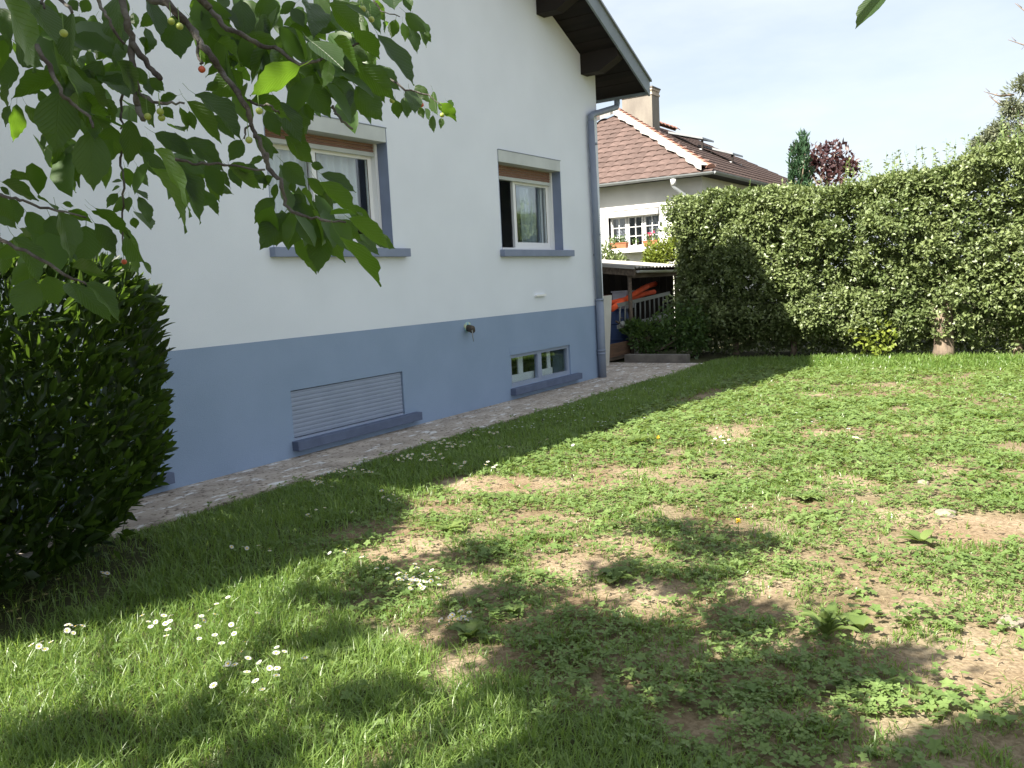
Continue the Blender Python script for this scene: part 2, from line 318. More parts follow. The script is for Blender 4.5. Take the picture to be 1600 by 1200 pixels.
def path_material():
    m, nt, p = newmat('worn_concrete_path'); l = nt.links.new
    t = nd(nt, 'ShaderNodeTexCoord').outputs['Object']
    n1 = nd(nt, 'ShaderNodeTexNoise'); n1.inputs['Scale'].default_value = 3.5; n1.inputs['Detail'].default_value = 8; l(t, n1.inputs['Vector'])
    r1 = nd(nt, 'ShaderNodeValToRGB'); e = r1.color_ramp.elements
    e[0].position = 0.3; e[0].color = (0.30, 0.255, 0.215, 1); e[1].position = 0.7; e[1].color = (0.50, 0.435, 0.37, 1); l(n1.outputs['Fac'], r1.inputs[0])
    mp_ = nd(nt, 'ShaderNodeMapping'); mp_.inputs['Scale'].default_value = (1.0, 2.6, 1); l(t, mp_.inputs[0])
    n2 = nd(nt, 'ShaderNodeTexNoise'); n2.inputs['Scale'].default_value = 4.2; n2.inputs['Detail'].default_value = 9; n2.inputs['Roughness'].default_value = 0.68; l(mp_.outputs[0], n2.inputs['Vector'])
    r2 = nd(nt, 'ShaderNodeValToRGB'); e = r2.color_ramp.elements
    e[0].position = 0.565; e[0].color = (0, 0, 0, 1); e[1].position = 0.62; e[1].color = (1, 1, 1, 1); l(n2.outputs['Fac'], r2.inputs[0])
    mxr = nd(nt, 'ShaderNodeMixRGB'); mxr.inputs[2].default_value = (0.72, 0.72, 0.72, 1); l(r2.outputs[0], mxr.inputs[0]); l(r1.outputs[0], mxr.inputs[1])
    n3 = nd(nt, 'ShaderNodeTexNoise'); n3.inputs['Scale'].default_value = 28; n3.inputs['Detail'].default_value = 5; l(t, n3.inputs['Vector'])
    r3 = nd(nt, 'ShaderNodeValToRGB'); e = r3.color_ramp.elements
    e[0].position = 0.33; e[0].color = (0.35, 0.32, 0.28, 1); e[1].position = 0.45; e[1].color = (1, 1, 1, 1); l(n3.outputs['Fac'], r3.inputs[0])
    mm = nd(nt, 'ShaderNodeMixRGB', blend_type='MULTIPLY'); mm.inputs[0].default_value = 1; l(mxr.outputs[0], mm.inputs[1]); l(r3.outputs[0], mm.inputs[2])
    l(mm.outputs[0], p.inputs['Base Color']); p.inputs['Roughness'].default_value = 0.95
    b = nd(nt, 'ShaderNodeBump'); b.inputs['Strength'].default_value = 0.6; b.inputs['Distance'].default_value = 0.01; l(n3.outputs['Fac'], b.inputs['Height']); l(b.outputs[0], p.inputs['Normal'])
    return m
M['soil'] = soil_material(); M['path'] = path_material()

# ------------------------------------------------------------------ ground
def path_edge(x): return -0.80 - 0.10 * np.clip((np.asarray(x) - 7) / 4, 0, 1) + 0.10 * (fbm(np.asarray(x) * 1.3, np.asarray(x) * 0 + 3.3, 5) - 0.5)
def gz(x, y):
    x = np.asarray(x, float); y = np.asarray(y, float)
    k = np.clip((-y - 0.7) / 1.0, 0, 1) * np.clip((15.0 - x) / 1.5, 0, 1) * np.clip((x + 2) / 2, 0, 1) * np.clip((y + 12) / 2, 0, 1)
    return k * (0.06 * (fbm(x * 0.7, y * 0.7, 11, 3) - 0.5) + 0.015 * (vnoise(x * 4, y * 4, 19) - 0.5))
# bare patches seen in the photo: pixel ellipses on the ground (px, py, rx, ry, strength)
BARE = [(780, 758, 95, 14, 1), (690, 790, 60, 14, .7), (640, 862, 85, 22, .9), (860, 815, 90, 16, .55), (960, 855, 70, 18, .8), (900, 885, 70, 22, .95),
        (930, 930, 60, 16, .9), (1010, 925, 75, 20, .9), (1190, 915, 60, 18, .8), (1150, 950, 60, 16, .7), (1040, 960, 50, 14, .5), (720, 1045, 55, 22, 1), (670, 990, 60, 22, .7), (820, 985, 60, 14, .6),
        (760, 1025, 60, 18, .8), (1320, 900, 70, 14, .7), (1400, 945, 80, 16, .6), (1330, 990, 60, 15, .7), (1270, 1000, 60, 14, .5), (1540, 830, 85, 22, 1), (1590, 742, 30, 8, .8),
        (1310, 757, 60, 12, .7), (1220, 790, 60, 12, .7), (1370, 815, 60, 10, .7), (1190, 735, 40, 6, .6), (1420, 610, 100, 10, .55), (1250, 1110, 60, 14, .6), (1100, 1130, 60, 14, .5),
        (1460, 1060, 60, 14, .6), (1560, 1010, 40, 12, .5), (900, 1080, 70, 18, .4), (1180, 1060, 70, 16, .5), (1500, 930, 70, 12, .6), (1040, 1010, 60, 12, .4), (640, 1180, 60, 14, .5), (1240, 870, 60, 12, .5)]
def bare(x, y):
    """0 = planted, 1 = bare soil"""
    X, Y, D = project(np.stack([x, y, np.zeros_like(x)], -1))
    b = np.zeros_like(x); wob = fbm(x * 4, y * 4, 31, 3)
    for (cx, cy, rx, ry, s) in BARE:
        d = ((X - cx) / rx) ** 2 + ((Y - cy) / ry) ** 2
        b = np.maximum(b, s * np.clip(1.75 - d * (0.55 + 1.1 * wob), 0, 1) * (D > 0.3))
    mid = lush_mask(x, y)
    gen = np.clip((fbm(x * 1.7 + 9, y * 1.7, 41, 4) - 0.56) * 5.5, 0, 1) * 0.75
    return np.clip(np.maximum(b, gen * (1 - mid)), 0, 1)
def lush_mask(x, y):
    """long fine grass: under the wall and on the left"""
    a = np.clip((y + 2.25 + 0.4 * (fbm(x * 1.2, y * 1.2, 51) - 0.5)) / 0.35, 0, 1) * np.clip((14.2 - x) / 0.6 + 1, 0, 1)
    b = np.clip((3.15 + 1.0 * (fbm(x * 2, y * 2, 61) - 0.5) - x + 0.42 * (y + 3.3)) / 0.45, 0, 1)
    c = np.clip((x - 13.2 + 0.6 * (fbm(x * 2, y * 2, 71) - 0.5)) / 0.7, 0, 1) * 0.8
    return np.clip(np.maximum(np.maximum(a, b), c), 0, 1)

xs = np.concatenate([[-400, -120, -40, -15, -6, -2], np.arange(0, 17.01, 0.09), [19, 24, 32, 50, 120, 400]])
ys = np.concatenate([[-400, -120, -40, -20, -13], np.arange(-11, 1.01, 0.09), [2, 4, 8, 15, 40, 120, 400]])
GX, GY = np.meshgrid(xs, ys, indexing='ij'); nx, ny = GX.shape
V = np.stack([GX, GY, gz(GX, GY)], -1).reshape(-1, 3)
ii = (np.arange(nx - 1)[:, None] * ny + np.arange(ny - 1)[None]).ravel()
F = np.stack([ii, ii + ny, ii + ny + 1, ii + 1], -1)
me = raw_mesh('ground', V, F, smooth=True)
bb = bare(V[:, 0].copy(), V[:, 1].copy()); lm = lush_mask(V[:, 0], V[:, 1])
ga = me.attributes.new('green', 'FLOAT', 'POINT'); ga.data.foreach_set('value', np.clip(0.10 + 0.45 * (1 - bb) * 0.6 + 0.6 * lm * (1 - bb), 0, 0.85).astype(np.float32))
g = link('ground', me, None, M['soil']); tag(g, 'sandy soil of the patchy garden lawn', kind='structure')

# path along the wall, widening into an apron by the shed
pv = MB(); N = 150; px_ = np.linspace(-3, 13.98, N); pe = path_edge(px_)
pe = pe - 0.15 * np.clip((px_ - 11.5) / 1.5, 0, 1) + 0.5 * np.clip((px_ - 13.6) / 1.6, 0, 1)
top = [(x, e, 0.022) for x, e in zip(px_, pe)]; inn = [(x, (0.02 if x < 12.0 else 1.6), 0.022) for x in px_]
vs = []; fs = []
for i in range(N): vs += [inn[i], top[i], (top[i][0], top[i][1], -0.06)]
for i in range(N - 1): a = 3 * i; fs += [(a, a + 1, a + 4, a + 3), (a + 1, a + 2, a + 5, a + 4)]
po = pv.add(vs, fs).build('path', M['path']); tag(po, 'narrow worn concrete path splashed with white along the house wall', kind='structure')

# ------------------------------------------------------------------ the house
house = empty('house', (6.5, 0, 0)); tag(house, 'white rendered house with blue-grey base and dark overhanging gable roof', 'house')
XL, XR, TH = 1.30, 12.08, 0.30
SL = 0.47; RX = 6.69
def soffit_z(x): return 4.62 + SL * (XR - x) if x > RX else 4.62 + SL * (x - XL)
W1, W2 = (5.45, 7.12), (9.25, 10.86); WZ = (1.975, 3.235)
w = MB()
w.box(XL, XR, 0, TH, 1.14, WZ[0]); w.box(XL, XR, 0, TH, WZ[1], 4.62)
for a, b in ((XL, W1[0]), (W1[1], W2[0]), (W2[1], XR)): w.box(a, b, 0, TH, WZ[0], WZ[1])
w.prism([(XL, 0, 4.62), (XR, 0, 4.62), (RX, 0, 4.62 + SL * (XR - RX))], (0, TH, 0))
w.box(XL, XL + TH, TH, 9, 1.14, 4.62); w.box(XR - TH, XR, TH, 9, 1.14, 4.62); w.box(XL, XR, 9, 9.3, 1.14, 4.62)
w.prism([(XL, 9, 4.62), (XR, 9, 4.62), (RX, 9, 4.62 + SL * (XR - RX))], (0, 0.3, 0))
w.build('wall', M['wall'], house)
PP = -0.004
B0, B1, B2 = (2.35, 3.95), (5.51, 7.13), (9.31, 10.93); BZ = (0.175, 0.65)
p = MB(); p.box(XL - .004, XR + .004, PP, TH, -0.3, BZ[0]); p.box(XL - .004, XR + .004, PP, TH, BZ[1], 1.139)
for a, b in ((XL - .004, B0[0]), (B0[1], B1[0]), (B1[1], B2[0]), (B2[1], XR + .004)): p.box(a, b, PP, TH, BZ[0], BZ[1])
p.box(XL - .004, XL + TH, TH, 9, -0.3, 1.139); p.box(XR - TH, XR + .004, TH, 9, -0.3, 1.139); p.box(XL, XR, 9, 9.3, -0.3, 1.139)
p.build('plinth', M['plinth'], house)
f = MB(); f.box(XL + TH, XR - TH, TH, 9, 1.0, 1.1); f.box(XL + TH, XR - TH, TH, 9, 3.6, 3.7); f.box(8.2, 8.3, TH, 9, 1.1, 3.6)
f.box(XL + TH, XR - TH, 3.2, 3.3, -0.3, 1.0); f.box(XL + TH, XR - TH, 4.2, 4.3, 1.1, 3.6); f.build('floor_slab', M['room'], house)

def window(xw, kind):
    a, b = xw; z0, z1 = WZ; root = empty('window', (a, 0, z0)); root.parent = house; root.location = Vector((a, 0, z0)) - house.location
    D = 0.19
    # painted reveals, a few mm proud of the opening
    box('reveal', M['reveal'], root, b - .006, b, -.003, D, z0, z1 - .005); box('reveal', M['reveal'], root, a, a + .006, -.003, D, z0, z1 - .005)
    box('sill', M['sill'], root, a - .05, b + .20, -.075, D, z0 - .085, z0 + .004, bevel=.006)
    box('shutter_box', M['shutterbox'], root, a + .002, b - .03, -.02, .16, 3.085, z1 - .003, bevel=.004)
    box('box_lid', M['barge'], root, a + .002, b - .012, -.024, .1, z1 - .004, z1 + .006)
    # roller slats
    sl0 = 2.985 if kind == 1 else 2.93
    n = max(2, int(round((3.09 - sl0) / .034)))
    proto = None
    for k in range(n):
        zz = sl0 + .012 + k * .034
        s_ = MB().prism([(a + .03, D - .035, zz), (a + .03, D - .043, zz + .015), (a + .03, D - .035, zz + .031), (a + .03, D - .026, zz + .015)], (b - a - .06, 0, 0))
        s_.build('slat', M['slat_brown'], root)
    box('shutter_end_bar', M['shutterbox'], root, a + .03, b - .03, D - .05, D - .022, sl0 - .03, sl0 + .012)
    fr = MB(); y0, y1 = D - .02, D + .06; fw = .05
    fr.box(a, a + fw, y0, y1, z0, z1 - .1); fr.box(b - fw, b, y0, y1, z0, z1 - .1); fr.box(a + fw, b - fw, y0, y1, z0, z0 + .045); fr.box(a + fw, b - fw, y0, y1, sl0 - .02, z1 - .1)
    # vertical runner of the shutter
    fr.box(b - .05, b - .012, D - .06, y0, z0, 3.085); fr.box(a + .012, a + .05, D - .06, y0, z0, 3.085)
    fr.build('frame', M['pvc'], root)
    mid = 6.24 if kind == 1 else 9.88
    top_ = sl0 - .02
    def sash(x0, x1, yy, hinge_open=0):
        s = .062; zb, zt = z0 + .045, top_
        m_ = MB(); m_.box(x0, x0 + s, yy, yy + .04, zb, zt); m_.box(x1 - s, x1, yy, yy + .04, zb, zt); m_.box(x0 + s, x1 - s, yy, yy + .04, zb, zb + .075); m_.box(x0 + s, x1 - s, yy, yy + .04, zt - .04, zt)
        m_.build('sash', M['pvc'], root, bevel=.004)
        box('pane', M['glass'], root, x0 + s - .004, x1 - s + .004, yy + .016, yy + .022, zb + .07, zt - .036)
        e = .008
        box('glazing_seal', M['metaldark'], root, x0 + s, x0 + s + e, yy - .001, yy + .003, zb + .075, zt - .04); box('glazing_seal', M['metaldark'], root, x1 - s - e, x1 - s, yy - .001, yy + .003, zb + .075, zt - .04)
    if kind == 1:
        sash(a + fw, mid + .02, D + .062); sash(mid - .05, b - fw, D + .0)
    else:
        sash(mid + .0, b - fw, D + .0); sash(mid + .09, b - fw - .06, D + .062)
    def curtain(x0, x1, zb, zt, yy, scal, nm='curtain'):
        n = 90; vs = []; fs = []
        for i in range(n + 1):
            t = i / n; x = x0 + (x1 - x0) * t
            y = yy + .022 * math.sin(t * (x1 - x0) * 62) + .012 * math.sin(t * 23 + 1)
            hem = zb + scal * abs(math.sin((x - x0) * 7.0 + .6))
            vs += [(x, y, hem), (x, y, (hem + zt) / 2), (x, y, zt)]
        for i in range(n): k = 3 * i; fs += [(k, k + 3, k + 4, k + 1), (k + 1, k + 4, k + 5, k + 2)]
        MB().add(vs, fs).build(nm, M['curtain'], root, smooth=True)
    if kind == 1:
        curtain(a + .06, mid - .03, 2.20, top_ + .1, D + .13, .09); curtain(mid + .0, b - .14, 2.20, top_ + .1, D + .13, .09)
        o = box('window_box', M['metaldark'], root, mid + .05, b - .4, D + .22, D + .38, z0 + .05, z0 + .2)
    else:
        curtain(mid + .46, mid + .82, z0 + .06, top_ + .1, D + .17, .0)
    return root
window(W1, 1); window(W2, 2)

def shutter(xw):
    a, b = xw; z0, z1 = BZ; r = empty('basement_shutter'); r.parent = house; r.location = Vector((a, 0, z0)) - house.location
    box('back_panel', M['slat_grey'], r, a + .001, b - .001, .055, .07, z0, z1 - .001)
    h_ = .042; n = 10
    for k in range(n):
        zz = z0 + .028 + k * h_
        pr = [(a + .012, .045, zz), (a + .012, .0145, zz + .001), (a + .012, .011, zz + h_ * .55), (a + .012, .0135, zz + h_ - .002), (a + .012, .045, zz + h_ - .002)]
        MB().prism(pr, (b - a - .024, 0, 0)).build('slat', M['slat_grey'], r)
    box('top_rail', M['slat_grey'], r, a + .012, b - .012, .012, .045, z0 + .028 + n * h_, z1 - .01)
    box('bottom_rail', M['slat_grey'], r, a + .012, b - .012, .010, .045, z0 - .0, z0 + .02)
    box('sill', M['sill_dark'], r, a - .03, b + .20, -.085, .05, z0 - .09, z0 - .001, bevel=.008)
shutter(B0); shutter(B1)

bw = empty('basement_window'); bw.parent = house; bw.location = Vector((B2[0], 0, BZ[0])) - house.location
a, b = B2; z0, z1 = BZ
box('lintel', M['plinth'], bw, a - .004, b + .012, -.008, .05, z1 - .04, z1 + .055)
box('sill', M['sill_dark'], bw, a - .03, b + .20, -.085, .05, z0 - .09, z0 - .001, bevel=.008)
fr = MB(); fr.box(a, b, .02, .075, z0, z0 + .055); fr.box(a, b, .02, .075, z1 - .085, z1 - .041)
mid = (a + b) / 2 - .03
for x0, x1 in ((a, a + .055), (mid - .05, mid + .05), (b - .055, b)): fr.box(x0, x1, .02, .075, z0 + .055, z1 - .085)
fr.build('frame', M['slat_grey'], bw)
for x0, x1 in ((a + .05, mid - .045), (mid + .045, b - .05)): box('pane', M['glass'], bw, x0, x1, .045, .05, z0 + .05, z1 - .08)
sh = MB(); sh.box(a + .04, mid - .02, .10, .12, z0 + .0, z0 + .15); sh.box(mid - .40, mid - .28, .122, .14, z0 + .1, z1 - .05)
sh.build('inner_board', M['pvc'], bw); box('inner_board', M['pvc'], bw, mid + .07, b - .36, .10, .12, z0, z0 + .14); box('inner_strut', M['pvc'], bw, b - .46, b - .37, .122, .14, z0 + .1, z1 - .05)
box('shelf', M['beam'], bw, a + .06, b - .06, .26, .5, z0 + .2, z0 + .235)
box('basement_back', M['beam'], bw, a - .3, b + .3, .9, .92, -.3, 1.0)

# wall outlet with peeling cap, small vent plate
ot = empty('wall_outlet'); ot.parent = house; P = on(1, 0, 727, 514); ot.location = Vector(P) - house.location
tube('flange', M['peel'], ot, [(P[0] + .03, 0.01, P[2] + .02), (P[0] + .03, -.03, P[2] + .02)], [.065, .06], 14)
tube('stub', M['metaldark'], ot, [(P[0] + .02, -.02, P[2] + .01), (P[0] - .0, -.10, P[2] + .0), (P[0] - .03, -.125, P[2] - .02)], [.045, .042, .036], 12)
tube('hanging_wire', M['alu'], ot, [(P[0] - .04, -.13, P[2] - .01), (P[0] - .035, -.13, P[2] - .09), (P[0] - .025, -.13, P[2] - .15)], [.008, .006, .004], 6)
P = on(1, 0, 843, 461.5)
vp = MB(); vp.box(P[0] - .13, P[0] + .13, -.035, .01, P[2] - .014, P[2] + .014); vp.build('vent_plate', M['pvc'], house, bevel=.003)

# roof
OH = 0.65; XE = 12.62; XEL = 2 * RX - XE
rt = empty('roof'); rt.parent = house; rt.location = Vector((RX, 0, 4.6)) - house.location
def slope_prism(sgn, off0, off1, y0, y1, name, mat, x_from=0.0, x_to=None):
    xe = XE - RX if x_to is None else x_to
    zr = 4.62 + SL * (XR - RX)
    P = [(RX + sgn * x_from, y0, zr - SL * x_from + off0), (RX + sgn * xe, y0, zr - SL * xe + off0), (RX + sgn * xe, y0, zr - SL * xe + off1), (RX + sgn * x_from, y0, zr - SL * x_from + off1)]
    return MB().prism(P, (0, y1 - y0, 0)).build(name, mat, rt)
for s in (1, -1):
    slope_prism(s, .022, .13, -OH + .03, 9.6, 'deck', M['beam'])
    slope_prism(s, .131, .19, -OH + .02, 9.65, 'tile_covering', M['roofmain'], x_to=XE - RX + .05)
    slope_prism(s, -.055, .165, -OH, -OH + .028, 'bargeboard', M['barge'], x_to=XE - RX + .02)
    slope_prism(s, .166, .195, -OH - .03, -OH + .018, 'verge_trim', M['zinc_raw'], x_to=XE - RX + .04)
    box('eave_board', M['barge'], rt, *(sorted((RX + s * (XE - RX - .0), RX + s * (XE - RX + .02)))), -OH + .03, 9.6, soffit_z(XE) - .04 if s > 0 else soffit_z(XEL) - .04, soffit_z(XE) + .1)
# soffit boards under the overhang: they run out from the wall
pw = 0.118
for s in (1, -1):
    k = 0; x = 0.0
    while x < XE - RX - .02:
        x1 = min(x + pw - .006, XE - RX - .005); beyond = RX + s * x
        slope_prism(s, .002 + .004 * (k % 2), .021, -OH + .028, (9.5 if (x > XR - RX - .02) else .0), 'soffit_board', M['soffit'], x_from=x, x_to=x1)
        x += pw; k += 1
# purlin ends with a sloped tail
def purlin(xc, wd, dep):
    zt = soffit_z(xc + (wd / 2 if xc > RX else -wd / 2)); zb = zt - dep
    poly = [(xc - wd / 2, 0, zb), (xc - wd / 2, -.30, zb), (xc - wd / 2, -.56, zt - .06), (xc - wd / 2, -.60, zt - .03), (xc - wd / 2, -.60, zt + .10), (xc - wd / 2, 0, zt + .10)]
    MB().prism(poly, (wd, 0, 0)).build('purlin_end', M['beam'], rt)
for d in (5.02, 3.80, 2.0): purlin(RX + d, .20, .19); purlin(RX - d, .20, .19)
purlin(RX, .2, .25)
# gutter and downpipe
def half_gutter(pts0, pts1, r, name, mat, parent):
    a = Vector(pts0); b = Vector(pts1); d = (b - a).normalized(); side = d.cross(Vector((0, 0, 1))).normalized()
    vs = []; n = 9
    for P in (a, b):
        for k in range(n):
            t = math.pi * k / (n - 1); vs.append(P + side * math.cos(t) * r - Vector((0, 0, 1)) * math.sin(t) * r)
        for k in range(n - 1, -1, -1):
            t = math.pi * k / (n - 1); vs.append(P + side * math.cos(t) * (r - .006) - Vector((0, 0, 1)) * math.sin(t) * (r - .006))
    m_ = 2 * n; fs = [(k, (k + 1) % m_, m_ + (k + 1) % m_, m_ + k) for k in range(m_)]
    for o_ in (0, m_):
        for k in range(n - 1): fs.append((o_ + k, o_ + k + 1, o_ + m_ - 2 - k, o_ + m_ - 1 - k))
    # end caps
    for o_ in (0, m_): fs.append(tuple(o_ + k for k in range(n)))
    return MB().add(vs, fs).build(name, mat, parent)
zg = soffit_z(XE) + .045
half_gutter((XE + .085, -OH + .05, zg), (XE + .085, 9.6, zg), .065, 'gutter', M['zinc'], house)
dp = empty('downpipe'); dp.parent = house; dp.location = Vector((XR, 0, 0)) - house.location
Q0 = on(0, XE + .06, 964, 158); Pt = on(1, -.07, 923, 184); Pb = on(1, -.07, 941.5, 585)
tube('offset_bend', M['zinc'], dp, [(Q0[0], Q0[1], zg - .03), (Q0[0], Q0[1], zg - .13), (Q0[0] - .03, Q0[1], zg - .19), (Pt[0] + .08, -.07, Pt[2] + .06), (Pt[0] + .01, -.07, Pt[2] + .03), (Pt[0], -.07, Pt[2] - .08)], .046, 14)
tube('upper_pipe', M['zinc'], dp, [(Pt[0], -.07, Pt[2] - .05), (Pb[0] - .01, -.07, 1.2)], .05, 14)
tube('lower_pipe', M['zinc'], dp, [(Pb[0] - .01, -.07, 1.22), (Pb[0], -.07, .0)], .062, 14)
for zz in (3.55, 2.2, 1.21, .43, .38): tube('collar', M['zinc'], dp, [(Pb[0] - .01, -.07, zz), (Pb[0] - .01, -.07, zz + .03)], .068 if zz < 1.3 else .056, 14)
for zz in (3.2, 1.9): box('bracket', M['zinc_raw'], dp, Pb[0] - .02, Pb[0], -.07, .01, zz, zz + .025)
# ------------------------------------------------------------------ neighbouring house
nb = empty('neighbouring_house', (27, 6.7, 0)); tag(nb, 'cream neighbouring house with brown tiled hip roof and tall chimney', 'house')
EX, EY0, EY1, EZ, AS = 22.0, 1.69, 11.69, 4.17, 0.572
AX, AY, AZ = EX + 5, EY0 + 5, EZ + 5 * AS; RX2 = 33.0
TA = math.atan(AS); ct, st_ = math.cos(TA), math.sin(TA)
wl = MB()
NWX, NWY = EX + .42, EY0 + .42
nwin = (on(0, NWX, 951, 345)[1], on(0, NWX, 1031, 345)[1])        # (left, right) y of the window opening
wy1, wy0 = nwin; wz0, wz1 = 2.36, 3.42
wl.box(NWX, NWX + .25, NWY, EY1 - .42, -0.2, wz0); wl.box(NWX, NWX + .25, NWY, EY1 - .42, wz1, EZ - .02)
wl.box(NWX, NWX + .25, NWY, wy0, wz0, wz1); wl.box(NWX, NWX + .25, wy1, EY1 - .42, wz0, wz1)
wl.box(NWX + .25, RX2 + 4, NWY, NWY + .25, -.2, EZ - .02); wl.box(NWX + .25, RX2 + 4, EY1 - .67, EY1 - .42, -.2, EZ - .02); wl.box(RX2 + 4, RX2 + 4.25, NWY, EY1 - .42, -.2, EZ - .02)
wl.box(NWX + .25, RX2 + 4, NWY + .25, EY1 - .67, EZ - .12, EZ - .03)
wl.build('wall', M['nwall'], nb)
box('inner_wall', M['room'], nb, NWX + 1.6, NWX + 1.7, NWY + .25, EY1 - .67, 0, EZ - .12)
nr = empty('roof'); nr.parent = nb; nr.location = Vector((AX, AY, EZ)) - nb.location
rd = MB(); BX = RX2 + 4.67
rd.add([(EX, EY0, EZ), (EX, EY1, EZ), (AX, AY, AZ), (BX, EY0, EZ), (BX, EY1, EZ), (BX - 5, AY, AZ)], [(0, 2, 1), (0, 3, 5, 2), (1, 2, 5, 4), (3, 4, 5)])
rd.build('deck', M['beam'], nr)
box('soffit', M['soffit'], nr, EX + .02, BX - .02, EY0 + .02, EY1 - .02, EZ - .045, EZ - .015)
# one tile: x across, y up the slope, z out
def tile_mesh():
    wd, ln = .305, .44; n = 6; vs = []; fs = []
    for j, (yy, zz) in enumerate(((0, .010), (0, .040), (ln, .012))):
        for i in range(n + 1):
            t = i / n; roll = .030 * abs(math.sin(math.pi * t)) ** 0.8
            vs.append(((t - .5) * wd, yy, zz + roll))
    for j in range(2):
        for i in range(n): k = j * (n + 1) + i; fs.append((k, k + 1, k + n + 2, k + n + 1))
    return np.array(vs), fs
tv, tf = tile_mesh()
tme = bpy.data.meshes.new('tile'); tme.from_pydata([tuple(v) for v in tv], [], tf); tme.materials.append(M['tile'])
rows = int(5 / ct / .385)
for i in range(rows):
    s = i * .385 - .04; c = max(s, 0) * ct
    cnt = int((EY1 - EY0 - 2 * c) / .30)
    for k in range(cnt):
        y = EY0 + c + .14 + k * .30
        if y > 8.6: continue                                     # that end of the roof is behind the house
        o = bpy.data.objects.new('tile', tme); COL.objects.link(o); o.parent = nr
        R = Matrix(((0, ct, -st_), (-1, 0, 0), (0, st_, ct))).to_4x4()
        jit = Matrix.Rotation(random.uniform(-.02, .02), 4, 'Z') @ Matrix.Rotation(random.uniform(-.015, .015), 4, 'X')
        pos = Vector((EX + s * ct, y, EZ + s * st_)) - Vector((AX, AY, EZ))
        o.matrix_basis = Matrix.Translation(pos) @ R @ jit
# slope that faces the lawn: tiles seen almost edge-on, one mass
Ms = []; Ts = []
for i in range(rows):
    s = i * .385 - .04; c = max(s, 0) * ct
    k0 = EX + c + .2; k1 = BX - c
    for x in np.arange(k0, k1 - .2, .30):
        Ms.append(np.array([[1, 0, 0], [0, ct, -st_], [0, st_, ct]]).astype(float)); Ts.append((x, EY0 + s * ct, EZ + s * st_))
batch('tile_field', tv, np.array(tf), np.array(Ms), np.array(Ts), RNG.random(len(Ts)), M['tile'], nr)['kind'] = 'stuff'
# hip caps and the mortar beside them
def hip(p0, p1, nm, mort):
    p0 = Vector(p0); p1 = Vector(p1); d = (p1 - p0); Lh = d.length; d.normalize(); n = int(Lh / .36)
    side = d.cross(Vector((0, 0, 1))).normalized(); up = side.cross(d).normalized()
    for k in range(n):
        a = p0 + d * (k * .36); b = a + d * .40; vs = []; m = 7
        for P, r, lift in ((a, .135, .05), (b, .105, .03)):
            for q in range(m):
                t = math.pi * q / (m - 1); vs.append(P + side * math.cos(t) * r + up * (math.sin(t) * r * .8 + lift))
        fs = [(q, q + 1, m + q + 1, m + q) for q in range(m - 1)] + [tuple(range(m))]
        MB().add(vs, fs).build(nm, M['hiptile'], nr, smooth=False)
    if mort:
        vs = []; m = 40
        for k in range(m + 1):
            P = p0 + d * (Lh * k / m); wv = .16 + .05 * math.sin(k * 1.7) + .04 * math.sin(k * .6)
            vs += [P + side * mort * .06 + up * .12, P + side * mort * (.10 + wv) + Vector((0, 0, .13)), P + side * mort * (.10 + wv) + Vector((0, 0, .0))]
        fs = []
        for k in range(m): q = 3 * k; fs += [(q, q + 3, q + 4, q + 1), (q + 1, q + 4, q + 5, q + 2)]
        MB().add(vs, fs).build('mortar_band', M['mortar'], nr)
hip((EX + .05, EY0 + .05, EZ + .06), (AX, AY, AZ + .06), 'hip_tile', -1)
hip((EX + .05, EY1 - .05, EZ + .06), (AX, AY, AZ + .06), 'hip_tile', 1)
hip((AX, AY, AZ + .06), (BX - 5, AY, AZ + .06), 'ridge_tile', 0)
# chimney
CX = 27.35
c0 = on(0, CX, 973, 190); c1 = on(0, CX, 1019.5, 190); ctop = on(0, CX, 1019, 139)[2]
ch = empty('chimney'); ch.parent = nb; ch.location = Vector((CX, c0[1], EZ)) - nb.location
box('stack', M['chimney'], ch, CX, CX + .62, c1[1], c0[1], 5.6, ctop - .17)
zb = ctop - .17
for r_ in range(3):
    ov = (.025, .0, .03)[r_]; zz = zb + r_ * .075
    y = c1[1] - ov
    L_ = (c0[1] - c1[1] + 2 * ov)
    nbk = 5
    for k in range(nbk):
        w_ = L_ / nbk; box('brick', M['brick'], ch, CX - ov, CX + .10, y + k * w_ + .004, y + (k + 1) * w_ - .004, zz + .004, zz + .071)
    for k in range(2): box('brick', M['brick'], ch, CX + .106 + k * .27 - .0, CX + .106 + (k + 1) * .27 - .008, y, y + .1, zz + .004, zz + .071)
    box('brick_core', M['mortar'], ch, CX + .01, CX + .61, c1[1] + .01, c0[1] - .01, zz, zz + .075)
box('cap', M['concrete'], ch, CX - .05, CX + .67, c1[1] - .05, c0[1] + .05, zb + .226, zb + .27)
